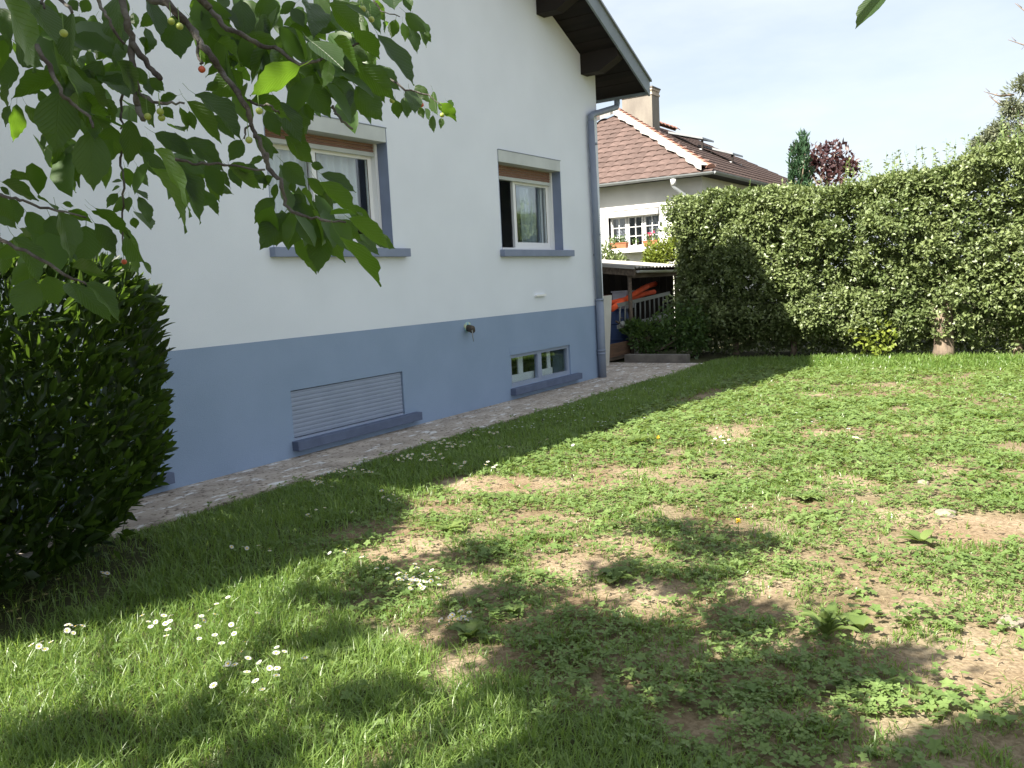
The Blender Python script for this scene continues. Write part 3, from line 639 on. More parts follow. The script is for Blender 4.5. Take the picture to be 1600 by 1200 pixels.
# roof windows standing open on the side slope
def on_slope(px, py):
    r = ray(px, py); n = np.array([0, -AS, 1.0]); d0 = np.array([0, EY0, EZ]); t = n @ (d0 - CAM) / (n @ r); return CAM + t * r
for (pa, pb, lift) in (((1062, 219), (1104, 240), .42), ((1118, 245), (1158, 262), .34)):
    A = on_slope(*pa); B = on_slope(*pb); xm = (A[0] + B[0]) / 2
    rw = empty('roof_window'); rw.parent = nb; rw.location = Vector((xm, B[1], B[2])) - nb.location
    yl = min(A[1], B[1]); x0, x1 = xm - .55, xm + .55
    zf = lambda y: EZ + (y - EY0) * AS + .08
    MB().add([(x0, yl, zf(yl) + lift), (x1, yl, zf(yl) + lift), (x1, yl + 1.2, zf(yl + 1.2) + .08), (x0, yl + 1.2, zf(yl + 1.2) + .08),
              (x0, yl, zf(yl) + lift - .06), (x1, yl, zf(yl) + lift - .06), (x1, yl + 1.2, zf(yl + 1.2) + .02), (x0, yl + 1.2, zf(yl + 1.2) + .02)],
             [(0, 1, 2, 3), (4, 7, 6, 5), (0, 4, 5, 1), (1, 5, 6, 2), (2, 6, 7, 3), (3, 7, 4, 0)]).build('casement', M['zinc_raw'], rw)
    for (u0, u1, v0, v1) in ((x0, x0 + .07, yl + .05, yl + 1.15), (x1 - .07, x1, yl + .05, yl + 1.15)): box('kerb_frame', M['white'], rw, u0, u1, v0, v1, zf(v0) - .1, zf(v0) + .03)
    box('prop', M['beam'], rw, x0 + .1, x0 + .16, yl + .03, yl + .09, zf(yl) - .1, zf(yl) + lift - .05)
# gutters and downpipe
gz_ = EZ + .0
half_gutter((EX - .07, EY1, gz_), (EX - .07, EY0 - .07, gz_), .075, 'gutter', M['zinc_raw'], nb)
half_gutter((EX - .07, EY0 - .07, gz_), (BX, EY0 - .07, gz_), .075, 'gutter', M['zinc_raw'], nb)
G = on(0, EX - .05, 1052, 278)
tube('downpipe', M['zinc_raw'], nb, [(EX - .05, G[1], EZ - .05), (EX - .05, G[1], EZ - .28), (EX - .02, G[1] - .05, EZ - .34), (NWX - .05, G[1] - .75, EZ - .95), (NWX - .05, G[1] - .80, EZ - 1.1), (NWX - .05, G[1] - .80, 0)], .05)
tube('hopper', M['white'], nb, [(EX - .05, G[1], EZ - .09), (EX - .05, G[1], EZ - .26)], [.085, .06])
# the three-light window
nw = empty('window'); nw.parent = nb; nw.location = Vector((NWX, wy0, wz0)) - nb.location
fy0, fy1 = wy0 + .02, wy1 - .02; fx = NWX + .10
box('surround', M['white'], nw, NWX - .03, NWX + .1, wy1, wy1 + .07, wz0 - .05, wz1 + .05); box('surround', M['white'], nw, NWX - .03, NWX + .1, wy0 - .07, wy0, wz0 - .05, wz1 + .05)
MB().prism([(NWX - .10, wy0 + .01, wz1 - .17), (NWX - .12, wy0 + .01, wz1 - .11), (NWX - .10, wy0 + .01, wz1 - .02), (NWX + .1, wy0 + .01, wz1 - .02), (NWX + .1, wy0 + .01, wz1 - .18)], (0, wy1 - wy0 - .02, 0)).build('shutter_box', M['white'], nw)
box('lintel_gap', M['beam'], nw, NWX - .02, NWX + .02, wy0 + .01, wy1 - .01, wz1 - .015, wz1 + .012)
wtop = wz1 - .16; cw = (fy1 - fy0) / 3
for k in range(3):
    a, b = fy0 + k * cw, fy0 + (k + 1) * cw
    sh_ = MB(); sh_.box(fx, fx + .05, a + .012, a + .065, wz0 + .02, wtop); sh_.box(fx, fx + .05, b - .065, b - .012, wz0 + .02, wtop); sh_.box(fx, fx + .05, a + .065, b - .065, wz0 + .02, wz0 + .08); sh_.box(fx, fx + .05, a + .065, b - .065, wtop - .05, wtop)
    cs = sh_.build('casement', M['white'], nw)
    zs = np.linspace(wz0 + .08, wtop - .05, 4)
    for j in range(3):
        for q in range(2):
            ym = [a + .065, (a + b) / 2, b - .065]
            MB().box(fx + .022, fx + .028, ym[q], ym[q + 1], zs[j], zs[j + 1]).build('pane', M['glass'], nw)
    mu = MB(); mu.box(fx + .005, fx + .045, (a + b) / 2 - .012, (a + b) / 2 + .012, wz0 + .08, wtop - .05)
    for j in (1, 2): mu.box(fx + .008, fx + .042, a + .065, b - .065, zs[j] - .011, zs[j] + .011)
    mu.build('glazing_bars', M['white'], nw)
    vs = []; fs = []; n = 40
    for i in range(n + 1):
        t = i / n; y = a + .08 + (b - a - .16) * t; x = fx + .16 + .02 * math.sin(t * 40)
        if k == 1 : x += .05
        vs += [(x, y, wz0 + .03), (x, y, wtop)]
    for i in range(n): fs.append((2 * i, 2 * i + 2, 2 * i + 3, 2 * i + 1))
    if k != 1: MB().add(vs, fs).build('curtain', M['greybox'], nw, smooth=True)
ps = MB(); ps.box(fx - .02, fx + .06, fy0, fy0 + .03, wz0, wtop); ps.box(fx - .02, fx + .06, fy1 - .03, fy1, wz0, wtop); ps.build('frame', M['white'], nw)
box('sill', M['white'], nw, NWX - .34, NWX + .1, wy0 - .12, wy1 + .12, wz0 - .13, wz0 - .002, bevel=.01)
# open louvred shutters flat on the wall
for (y0, y1) in ((wy0 - .75, wy0 - .09), (wy1 + .09, wy1 + .75)):
    lv = empty('louvred_shutter'); lv.parent = nb; lv.location = Vector((NWX, y0, wz0)) - nb.location
    f_ = MB(); f_.box(NWX - .045, NWX - .01, y0, y0 + .05, wz0 - .02, wz1); f_.box(NWX - .045, NWX - .01, y1 - .05, y1, wz0 - .02, wz1); f_.box(NWX - .045, NWX - .01, y0 + .05, y1 - .05, wz0 - .02, wz0 + .05); f_.box(NWX - .045, NWX - .01, y0 + .05, y1 - .05, wz1 - .06, wz1)
    f_.build('stile', M['white'], lv)
    n = 16
    for k in range(n):
        zz = wz0 + .055 + k * (wz1 - wz0 - .12) / n
        MB().prism([(NWX - .048, y0 + .05, zz), (NWX - .02, y0 + .05, zz + .052), (NWX - .014, y0 + .05, zz + .05), (NWX - .04, y0 + .05, zz - .004)], (0, y1 - y0 - .1, 0)).build('slat', M['white'], lv)

# ------------------------------------------------------------------ small plant builder
def leaf_cloud(name, mat, parent, C, N, ll, lw, up=0.3, tv=LEAF6, tf=LEAF6F, seed=0, out=None):
    """N leaves at points C, pointing outwards along out mixed with random"""
    r = np.random.default_rng(seed)
    ax = unit(r.normal(size=(len(C), 3)) + (out if out is not None else 0) + np.array([0, 0, up])); nm = unit(r.normal(size=(len(C), 3)) + np.array([0, 0, 0.8]))
    ln = ll * r.uniform(.65, 1.2, len(C)); wd = lw * r.uniform(.7, 1.2, len(C))
    return batch(name, tv, tf, frames(ax, nm, ln, wd), C, r.random(len(C)), mat, parent)
def blob_points(r, centre, rad, n, shell=0.55):
    d = unit(r.normal(size=(n, 3))); q = (shell + (1 - shell) * r.random(n)) ** 1
    return np.array(centre) + d * q[:, None] * np.array(rad), d

# flower boxes on the neighbour's sill
def flower_box(pxa, pxb, py, label, red):
    A = on(0, NWX - .26, pxa, py); B = on(0, NWX - .26, pxb, py); y0, y1 = sorted((A[1], B[1])); z = wz0 - .0025
    r_ = empty('flower_box', (NWX - .24, (y0 + y1) / 2, z)); tag(r_, label, 'flower box', 'flower boxes on the window sill')
    vs = []
    for zz, e in ((z, .0), (z + .16, .025)): vs += [(NWX - .31 - e, y0 - e, zz), (NWX - .16 + e, y0 - e, zz), (NWX - .16 + e, y1 + e, zz), (NWX - .31 - e, y1 + e, zz)]
    mb = MB().add(vs, [(0, 3, 2, 1), (0, 1, 5, 4), (1, 2, 6, 5), (2, 3, 7, 6), (3, 0, 4, 7), (4, 5, 6, 7)]); mb.box(NWX - .345, NWX - .125, y0 - .035, y1 + .035, z + .145, z + .165)
    mb.build('trough', M['terracotta'], r_)
    r = np.random.default_rng(int(pxa)); P = np.stack([r.uniform(NWX - .32, NWX - .15, 160), r.uniform(y0, y1, 160), z + .16 + r.random(160) ** 1.5 * .2], -1)
    leaf_cloud('foliage', M['shrub'], r_, P, 160, .07, .04, seed=int(pxa))['kind'] = 'stuff'
    if red:
        for k in range(5):
            Q = P[k * 17] + np.array([0, 0, .09]); pts, d = blob_points(r, Q, (.035, .035, .03), 16)
            leaf_cloud('blossom', M['redflower'], r_, pts, 16, .04, .03, seed=k)
flower_box(957, 979, 393, 'terracotta flower box of green seedlings on the white sill', False)
flower_box(1007, 1027, 386, 'terracotta flower box with red blossoms on the white sill', True)
A = on(0, NWX - .26, 993, 388); pot = empty('flower_pot', (A[0], A[1], wz0)); tag(pot, 'small flower pot between the two terracotta flower boxes', 'flower pot')
tube('pot', M['white'], pot, [(A[0], A[1], wz0 - .003), (A[0], A[1], wz0 + .09)], [.045, .06], 12)
P, d = blob_points(np.random.default_rng(3), (A[0], A[1], wz0 + .15), (.07, .07, .08), 40); leaf_cloud('foliage', M['shrub'], pot, P, 40, .06, .035, seed=3)['kind'] = 'stuff'

# ------------------------------------------------------------------ shed
SY, SX0, SX1 = 0.72, 14.60, 17.05
shed = empty('shed', (SX0, SY, 0)); tag(shed, 'open wooden lean-to shed with pale corrugated roof beside the hedge', 'shed')
zf = lambda y: 1.70 + (y - SY + .10) * .115                        # underside of the roof sheet
vs = []; fs = []; n = 132; Y0, Y1 = SY - .16, SY + 2.3
for i in range(n + 1):
    x = SX0 - .08 + (SX1 - SX0 + .2) * i / n; c = .016 * (1 if math.sin(x * 2 * math.pi / .165) > .2 else -.6)
    vs += [(x, Y0, zf(Y0) + .03 + c), (x, Y1, zf(Y1) + .03 + c), (x, Y0, zf(Y0) + .02 + c - .004), (x, Y1, zf(Y1) + .02 + c - .004)]
for i in range(n): k = 4 * i; fs += [(k, k + 4, k + 5, k + 1), (k + 2, k + 3, k + 7, k + 6), (k, k + 2, k + 6, k + 4)]
MB().add(vs, fs).build('roof_sheet', M['corr'], shed)
MB().prism([(SX0 - .10, Y0, zf(Y0) - .005), (SX0 - .10, Y1, zf(Y1) - .005), (SX0 - .10, Y1, zf(Y1) + .055), (SX0 - .10, Y0, zf(Y0) + .055)], (.03, 0, 0)).build('verge_trim', M['corr'], shed)
MB().prism([(SX0 - .04, Y0 + .03, zf(Y0) - .13), (SX0 - .04, Y1, zf(Y1) - .13), (SX0 - .04, Y1, zf(Y1) - .002), (SX0 - .04, Y0 + .03, zf(Y0) - .002)], (.08, 0, 0)).build('rafter', M['wood'], shed)
for k in range(1, 4):
    x = SX0 + k * .75; MB().prism([(x, Y0 + .06, zf(Y0) - .09), (x, Y1, zf(Y1) - .09), (x, Y1, zf(Y1) - .002), (x, Y0 + .06, zf(Y0) - .002)], (.06, 0, 0)).build('rafter', M['wood'], shed)
box('front_beam', M['wood'], shed, SX0 + .045, SX1, SY - .05, SY + .05, 1.53, 1.655)
half_gutter((SX0 + .12, SY - .13, 1.665), (SX1 + .15, SY - .13, 1.645), .05, 'gutter', M['white'], shed)
tube('post', M['wood'], shed, [(SX0 + .05, SY, -.05), (SX0 + .03, SY, 1.54)], .042, 4)
tube('post', M['wood'], shed, [(SX1 - .1, SY, -.05), (SX1 - .1, SY, 1.54)], .055, 4)
tube('post', M['wood'], shed, [(SX0 + .05, Y1 - .1, -.05), (SX0 + .05, Y1 - .1, 1.85)], .05, 4)
D0 = on(1, SY - .12, 1053, 440)
tube('downpipe', M['white'], shed, [(SX1 - .02, SY - .13, 1.62), (SX1 - .12, SY - .13, 1.50), (SX1 - .17, SY - .13, 1.42), (SX1 - .17, SY - .13, .1)], .035)
for k in range(17):
    x = SX0 + .08 + k * .145; MB().box(x, x + .137, Y1 - .06, Y1 - .035, 0, 1.62 + .03 * math.sin(k * 2.1)).build('wall_plank', M['darkplank'], shed)
for k in range(14):
    y = SY + .1 + k * .15; MB().box(SX1 - .06, SX1 - .035, y, y + .142, 0, 1.52 + .115 * (y - SY)).build('wall_plank', M['darkplank'], shed)
box('base_board', M['plank'], shed, SX0 - .95, SX0 + 1.0, SY + .05, SY + .085, .12, .36)
for x in (SX0 + .08, SX0 + .26): box('base_block', M['panelwhite'], shed, x, x + .085, SY + .005, SY + .048, .10, .37)
box('shelf', M['wood'], shed, SX0 + .5, SX1 - .1, SY + .1, SY + .5, .62, .66)
box('floor_board', M['wood'], shed, SX0 - .9, SX1 - .06, SY + .09, Y1 - .06, .05, .10)

# things kept in the shed
ld = empty('ladder', (SX0 + .3, SY + .14, .4)); tag(ld, 'grey aluminium ladder slung sideways under the shed roof', 'ladder')
LY = SY + .10
t0, t1 = on(1, LY, 966, 477), on(1, LY, 1047, 458); b0, b1 = on(1, LY, 966, 511), on(1, LY, 1048, 491.5)
for (p0, p1) in ((t0, t1), (b0, b1)):
    d = (p1 - p0); up = np.array([0, 0, .035]); MB().prism([p0 - up, p1 - up, p1 + up, p0 + up], (0, .028, 0)).build('rail', M['alu'], ld)
for k in range(11):
    t = (k + .45) / 11; a = t0 + (t1 - t0) * t; b = b0 + (b1 - b0) * t; tube('rung', M['alu'], ld, [a + [0, .014, 0], b + [0, .014, 0]], .017, 8)
for k, (pts, lab) in enumerate(((((956, 483), (969, 473.5), (982, 465), (996, 456), (1011, 447.5)), 'thick orange-red foam tube rising steeply above the ladder'),
                                (((957, 473), (975, 468.5), (993, 464.5), (1008, 459), (1022, 456)), 'orange-red foam tube lying low along the ladder rail'),
                                (((1003, 451), (1018, 445), (1034, 441)), 'dark orange-red foam tube far back, only its end showing'),
                                (((950, 475), (962, 471.5), (976, 467)), 'short dull red foam tube behind the pale board'))):
    yy = SY + (.16, .26, .5, .42)[k]
    r_ = (.052, .048, .05, .045)[k]; P = [on(1, yy, *q) for q in pts]
    ex = (P[-1] - P[-2]); ex = ex / np.linalg.norm(ex)
    o = tube('foam_tube', M['foam'] if k < 2 else M['foam'], None, P + [P[-1] + ex * .012], [r_] * len(P) + [r_ * .7], 14); tag(o, lab, 'foam tube', 'foam tubes stored in the shed')
wb = MB(); q = [on(1, .62, 941, 463), on(1, .62, 956, 461), on(1, .62, 951, 545), on(1, .62, 944, 550)]
q[3][2] = q[2][2] = .02
wb.prism([q[0], q[1], q[2], (q[0][0], q[0][1], .02)], (0, .02, 0)); o = wb.build('board', M['panelwhite']); tag(o, 'tall pale board leaning behind the downpipe at the house corner', 'board')
o = MB().prism([(q[1][0] - .05, .80, .1), (q[1][0] + .2, .80, .1), (q[1][0] + .28, .80, 1.25), (q[1][0] - .02, .80, 1.25)], (0, .02, 0)).build('panel', M['panelred']); tag(o, 'dark red-brown panel behind the pale board in the shed', 'panel')
bp = on(1, 1.15, 967, 510); br = empty('barrel', (bp[0], 1.15, .1)); tag(br, 'dark blue plastic barrel standing in the shed', 'barrel')
tube('body', M['blue'], br, [(bp[0], 1.15, .10), (bp[0], 1.15, .14), (bp[0], 1.15, .5), (bp[0], 1.15, .85), (bp[0], 1.15, .92)], [.16, .19, .215, .19, .17], 20)
for zz in (.36, .66): tube('rib', M['blue'], br, [(bp[0], 1.15, zz), (bp[0], 1.15, zz + .025)], .222, 20)
tube('lid', M['blue'], br, [(bp[0], 1.15, .915), (bp[0], 1.15, .95)], .18, 20)
bx = on(1, 1.2, 971, 463); r_ = empty('storage_box', (bx[0], 1.2, bx[2] - .12)); tag(r_, 'grey plastic storage box on the barrel under the foam tubes', 'box')
box('crate', M['greybox'], r_, bx[0] - .2, bx[0] + .22, 1.0, 1.3, .948, 1.26, bevel=.01); box('lid', M['greybox'], r_, bx[0] - .22, bx[0] + .24, .98, 1.32, 1.262, 1.29, bevel=.008)
o = box('kerb_stone', M['concrete'], None, 13.95, 14.12, -.62, .56, -.05, .165, bevel=.012); tag(o, 'long grey concrete kerb block in front of the shed', 'kerb')
lamp = on(1, .75, 969, 505)
tl = empty('hand_lamp', tuple(lamp)); tag(tl, 'small silver hand lamp hanging beside the shed post', 'lamp')
tube('reflector', M['alu'], tl, [lamp, lamp + [.05, -.02, -.02]], [.03, .065], 14); tube('handle', M['metaldark'], tl, [lamp + [0, .01, .0], lamp + [-.06, .06, .04]], .02, 8); tube('hook', M['metaldark'], tl, [lamp + [-.01, .0, .02], lamp + [.03, .0, .09], lamp + [.09, -.0, .1], lamp + [.12, .0, .06]], .007, 6)

# ------------------------------------------------------------------ hedge
hedge = empty('hedge', (15.8, -4, 0)); tag(hedge, 'tall clipped leafy green hedge closing off the lawn', 'hedge')
def hedge_h(y):
    y = np.asarray(y); return 2.95 + 0.30 * np.clip((-y - 3.9) / 1.4, 0, 1) + .25 * (fbm(y * 1.3, y * 0 + 2, 91, 3) - .5)
HX0, HX1, HY0, HY1 = 15.25, 16.45, 0.05, -10.5
r = np.random.default_rng(21); C = []; Nn = []
def hedge_front(y, z): return HX0 + .62 * (fbm(y * 2.3, z * 2.3, 101, 3) - .5) + .24 * (vnoise(y * 6, z * 6, 111) - .5)
nF = 30000
y = r.uniform(HY1, HY0, nF); z = .12 + r.random(nF) * (hedge_h(y) - .12); x = hedge_front(y, z) + r.random(nF) ** 1.8 * .45
ntu = 1000; tc_y = r.uniform(HY1, HY0, ntu); tc_z = .25 + r.random(ntu) * (hedge_h(tc_y) - .35); m_ = int(nF * .72); ti = r.integers(0, ntu, m_)
y[:m_] = tc_y[ti] + r.normal(0, .085, m_); z[:m_] = np.minimum(tc_z[ti] + r.normal(0, .085, m_), hedge_h(y[:m_])); tp = r.uniform(-.26, .12, ntu)
x[:m_] = hedge_front(tc_y[ti], tc_z[ti]) + tp[ti] + np.abs(r.normal(0, .09, m_)); x[m_:] = hedge_front(y[m_:], z[m_:]) + .24 + r.random(nF - m_) * .4
x = x + .38 * np.clip((.62 - z) / .5, 0, 1)
keep = (z > .30 + .4 * (fbm(y * 1.7, y * 0, 121) - .4)) | (r.random(nF) < .5); x, y, z = x[keep], y[keep], z[keep]
C.append(np.stack([x, y, z], -1)); Nn.append(np.tile([-.9, 0, .25], (len(x), 1)))
nT = 6000; y = r.uniform(HY1, HY0, nT); x = r.uniform(HX0 - .1, HX1, nT); z = hedge_h(y) - r.random(nT) ** 2 * .35 + .14 * (fbm(x * 3, y * 3, 131) - .5)
C.append(np.stack([x, y, z], -1)); Nn.append(np.tile([-.15, 0, 1.0], (nT, 1)))
nE = 1700; z = r.uniform(.3, 3.0, nE); x = r.uniform(HX0, HX1, nE); y = HY0 + .25 * (fbm(x * 3, z * 3, 141) - .4) - r.random(nE) * .2
C.append(np.stack([x, y, z], -1)); Nn.append(np.tile([-.1, .9, .2], (nE, 1)))
nI = 19000; y = r.uniform(HY1, HY0, nI); z = r.uniform(.03, 2.9, nI); x = r.uniform(HX0 + .35, HX1, nI)
C.append(np.stack([x, y, z], -1)); Nn.append(np.tile([0, 0, .3], (nI, 1)))
C = np.concatenate(C); Nn = np.concatenate(Nn)
nl = 6                                                              # leaves of one rosette
RC = np.repeat(C, nl, 0) + r.normal(size=(len(C) * nl, 3)) * .022; RN = np.repeat(Nn, nl, 0)
ax = unit(r.normal(size=RC.shape) * .75 + RN * .75); nm = unit(r.normal(size=RC.shape) * .6 + RN + [0, 0, .7])
ln = r.uniform(.05, .09, len(RC)); wd = ln * r.uniform(.45, .65, len(RC))
vals = np.clip(np.repeat(fbm(C[:, 1] * 2.3, C[:, 2] * 2.3, 151), nl) * .8 + r.normal(size=len(RC)) * .22 + .12, 0, 1)
o = batch('foliage', LEAF4, LEAF4F, frames(ax, nm, ln, wd), RC, vals, M['hedge'], hedge); o['kind'] = 'stuff'
# shoots standing above the clipped top
sh = []; sv = MB()
for k in range(120):
    yy = r.uniform(-8, -.4) if k > 30 else r.uniform(-5.6, -2.9); x = r.uniform(15.2, 16.2); z0_ = float(hedge_h(yy)) - .12; hh = r.uniform(.15, .35) if yy > -2.9 else r.uniform(.2, .62)
    dx, dy = r.normal(0, .06, 2); sv.tube([(x, yy, z0_), (x + dx, yy + dy, z0_ + hh)], [.004, .002], 3)
    for q in range(int(hh / .035)):
        t = q * .035 / hh; sh.append((x + dx * t, yy + dy * t, z0_ + hh * t))
sh = np.array(sh); ax = unit(r.normal(size=sh.shape) * [1, 1, .3] + [0, 0, .5])
o = batch('shoot_leaves', LEAF6, LEAF6F, frames(ax, unit(r.normal(size=sh.shape) + [0, 0, .8]), r.uniform(.05, .085, len(sh)), r.uniform(.025, .04, len(sh))), sh, r.uniform(.5, 1, len(sh)), M['hedge'], hedge); o['kind'] = 'stuff'  # paler leaf tones paint sunlight onto the top shoots
o = sv.build('shoots', M['stem'], hedge); o['kind'] = 'stuff'
for (pxx, rr) in ((1474, .15), (1352, .06), (1240, .05), (1150, .055), (1590, .06)):
    TX = 15.5 if rr > .1 else 15.75; P = on(0, TX, pxx, 553); yy = P[1]
    tube('trunk', M['bark2'], hedge, [(TX, yy, -.06), (TX - .02, yy - .01, .12), (TX, yy, .4), (TX, yy + .04, .7), (15.78, yy + .1, 1.6), (15.8, yy + .1, 2.4)], [rr * 1.35, rr * 1.05, rr * 1.0, rr * 1.15, rr * .6, rr * .2], 12)
    for k in range(5):
        d = Vector((r.normal(0, .3), r.normal(0, 1), 1)).normalized(); tube('limb', M['bark2'], hedge, [(15.75, yy + .03, .55 + .12 * k), Vector((15.75, yy + .03, .6 + .12 * k)) + d * .45, Vector((15.75, yy + .03, .65 + .12 * k)) + d * 1.0], [rr * .4, rr * .25, rr * .1], 6)

# ------------------------------------------------------------------ low shrubs around
def shrub(name, label, cat, mat, blobs, n, ll, lw, group=None, seed=0, up=.3, stems=5, tv=LEAF6, tf=LEAF6F):
    r = np.random.default_rng(seed); c0 = np.array(blobs[0][0]); root = empty(name, (c0[0], c0[1], 0)); tag(root, label, cat, group)
    P = []; O = []
    for (c, rad) in blobs:
        p_, d_ = blob_points(r, c, rad, n, .35); lump = .8 + .5 * fbm(d_[:, 0] * 2.5 + 5, d_[:, 2] * 2.5 + d_[:, 1] * 2, seed)[:, None]
        P.append(np.array(c) + (p_ - np.array(c)) * lump); O.append(d_)
    P = np.concatenate(P); O = np.concatenate(O); ok = P[:, 2] > .02; P, O = P[ok], O[ok]
    o = leaf_cloud('foliage', mat, root, P, len(P), ll, lw, up=up, seed=seed, out=O * .9, tv=tv, tf=tf); o['kind'] = 'stuff'
    for k in range(stems):
        b = blobs[k % len(blobs)]; q = np.array(b[0]) + r.normal(size=3) * np.array(b[1]) * .35
        tube('stem', M['bark2'], root, [(c0[0] + r.normal(0, .05), c0[1] + r.normal(0, .05), -.05), ((c0[0] + q[0]) / 2, (c0[1] + q[1]) / 2, q[2] * .5), q], [.02, .014, .006], 6)
    return root
a1, a2 = on(0, 14.75, 1010, 530), on(0, 14.85, 1050, 525)
shrub('leafy_shrub', 'dark leafy shrub growing in front of the ladder and kerb block', 'shrub', M['shrub'],
      [((14.75, a1[1] - .02, .42), (.36, .30, .30)), ((14.9, a2[1], .55), (.40, .34, .45)), ((14.95, a2[1] - .35, .5), (.35, .35, .5)), ((14.7, a1[1] + .25, .62), (.22, .2, .12))], 900, .085, .05, seed=31)
a1 = on(0, 20.2, 1032, 397)
shrub('golden_conifer', 'yellow-green bushy conifer below the neighbouring window, above the shed roof', 'shrub', M['limeshrub'],
      [((20.2, a1[1] + .05, 1.2), (.5, .45, 1.0)), ((20.2, a1[1] + .03, 2.05), (.4, .36, .42)), ((20.2, a1[1] - .42, 2.2), (.26, .25, .36)), ((20.2, a1[1] + .22, 1.9), (.26, .25, .3))], 900, .11, .05, seed=33, up=.8)
a1 = on(0, 20.6, 947, 398)
shrub('pale_shrub', 'loose grey-green shrub behind the shed roof by the downpipe', 'shrub', M['hedge'],
      [((20.6, a1[1], 1.2), (.4, .4, 1.0)), ((20.6, a1[1], 2.1), (.32, .3, .42)), ((20.6, a1[1] - .3, 1.9), (.3, .3, .3))], 420, .12, .05, seed=35)
a1 = on(0, 15.0, 1365, 535)
shrub('bright_seedling', 'bright lime-green bramble growing out of the hedge foot', 'shrub', M['limeshrub'], [((15.05, a1[1], .45), (.22, .36, .34)), ((15.0, a1[1] - .1, .28), (.2, .3, .2))], 110, .09, .065, seed=37, stems=0)

# ------------------------------------------------------------------ far trees
def tree(name, label, mat, base, height, tr, blobs, n, ll, lw, seed, up=.3, bark='bark2', group='trees beyond the hedge'):
    r = np.random.default_rng(seed); root = empty(name, (base[0], base[1], 0)); tag(root, label, 'tree', group)
    tube('trunk', M[bark], root, [(base[0], base[1], -.1), (base[0], base[1], height * .4), (base[0] + .05, base[1], height * .95)], [tr, tr * .75, tr * .2], 10)
    P = []; O = []
    for (c, rad) in blobs:
        p_, d_ = blob_points(r, c, rad, n, .45); P.append(p_); O.append(d_)
        tube('limb', M[bark], root, [(base[0], base[1], max(.5, c[2] - 1.2)), c], [tr * .3, tr * .1], 6)
    P = np.concatenate(P); O = np.concatenate(O)
    o = leaf_cloud('crown', mat, root, P, len(P), ll, lw, up=up, seed=seed, out=O * .8); o['kind'] = 'stuff'; return root
X = 28.0; r = np.random.default_rng(77)
c0 = on(0, X, 1250, 262); zt = on(0, X, 1250, 224)[2]; hw = .62
bl = []
for (dy, zz, top) in ((.34, 0, -.5), (.0, 0, .0), (-.32, 0, -.12), (.15, 0, -.25), (-.15, 0, -.05)):
    for k in range(7): t = k / 6; bl.append(((X + r.normal(0, .1), c0[1] + dy * (1 - .3 * t), 1.0 + (zt + top - 1.2) * t), (.30 * (1.15 - .85 * t), .30 * (1.15 - .85 * t), .6)))
tree('cypress', 'narrow dark green columnar cypress standing beyond the hedge', M['conifer'], (X, c0[1]), zt * .9, .1, bl, 150, .20, .055, 71, up=2.2)
X = 30.0; bl = []
for (pxx, py, rr) in ((1290, 245, .5), (1305, 238, .48), (1275, 240, .42), (1318, 255, .45), (1262, 262, .35), (1280, 270, .6), (1310, 275, .6), (1328, 262, .30), (1248, 235, .22), (1300, 290, .8)):
    c = on(0, X, pxx, py); bl.append((tuple(c), (rr, rr, rr * .85)))
b0_ = on(0, X, 1293, 300)
tree('purple_tree', 'round purple-leaved tree beside the dark cypress', M['purple'], (X, b0_[1]), bl[0][0][2], .12, bl, 110, .19, .12, 73)
X = 24.0; bl = []
for (pxx, py, rr) in ((1600, 150, .5), (1590, 190, .6), (1570, 215, .5), (1612, 215, .8), (1548, 222, .32), (1532, 228, .26), (1630, 170, .7), (1655, 130, .8), (1585, 235, .5), (1690, 170, 1.0), (1580, 170, .25), (1604, 130, .25), (1640, 240, 1.0), (1700, 90, .9), (1558, 205, .22), (1545, 240, .4)):
    c = on(0, X, pxx, py); bl.append((tuple(c), (rr, rr, rr * .85)))
b0_ = on(0, X, 1690, 300)
pt = tree('pine', 'grey-green pine with clumped needles rising over the hedge', M['pine'], (X, b0_[1]), 6.2, .2, bl, 420, .15, .035, 75, up=.2)
for (pa, pb) in (((1585, 148), (1537, 143)), ((1575, 165), (1545, 150)), ((1640, 75), (1575, 62)), ((1640, 40), (1586, 5))):
    A = on(0, X, *pa); B = on(0, X, *pb); tube('bare_twig', M['bark2'], pt, [A, (A + B) / 2 + [0, 0, -.06], B], [.03, .018, .006], 5)
    for t in (.3, .55, .8):
        q = A + (B - A) * t; tube('bare_twig', M['bark2'], pt, [q, q + [0, .1, .12 * (1 if t != .55 else -1)]], [.008, .003], 4)
# ------------------------------------------------------------------ laurel bush
laurel = empty('laurel_bush', (2.0, -1.05, 0)); tag(laurel, 'dense dark clipped laurel bush beside the path', 'bush')
r = np.random.default_rng(41); n = 15000
LC = np.array([2.02, -1.08]); LR = np.array([1.16, .90]); LH = 1.80
th = r.uniform(0, 2 * math.pi, n); zz = r.random(n); top = r.random(n) < .22
def lprof(t): return np.where(t < .36, .52 + .48 * np.sin(np.clip(t / .36, 0, 1) * math.pi / 2), np.where(t > .86, np.sqrt(np.clip(1 - ((t - .86) / .16) ** 2, 0, 1)), 1.0))
rad = lprof(zz) * (1 - .22 * r.random(n) ** 2.2) * (1 + .07 * (fbm(th * 3, zz * 6, 43) - .5) * 2)
rad = np.where(top, np.sqrt(r.random(n)) * .9, rad)
ex = 2.0 / 2.6; cx_ = np.sign(np.cos(th)) * np.abs(np.cos(th)) ** ex; sy_ = np.sign(np.sin(th)) * np.abs(np.sin(th)) ** ex
ht = LH + .10 * (fbm(th * 2, rad * 3, 45) - .5)
P = np.stack([LC[0] + LR[0] * rad * cx_, LC[1] + LR[1] * rad * sy_, np.where(top, ht - .06 * r.random(n) - .12 * rad ** 4, .1 + zz * (LH - .1))], -1)
P[:, 1] = np.minimum(P[:, 1], -.06)
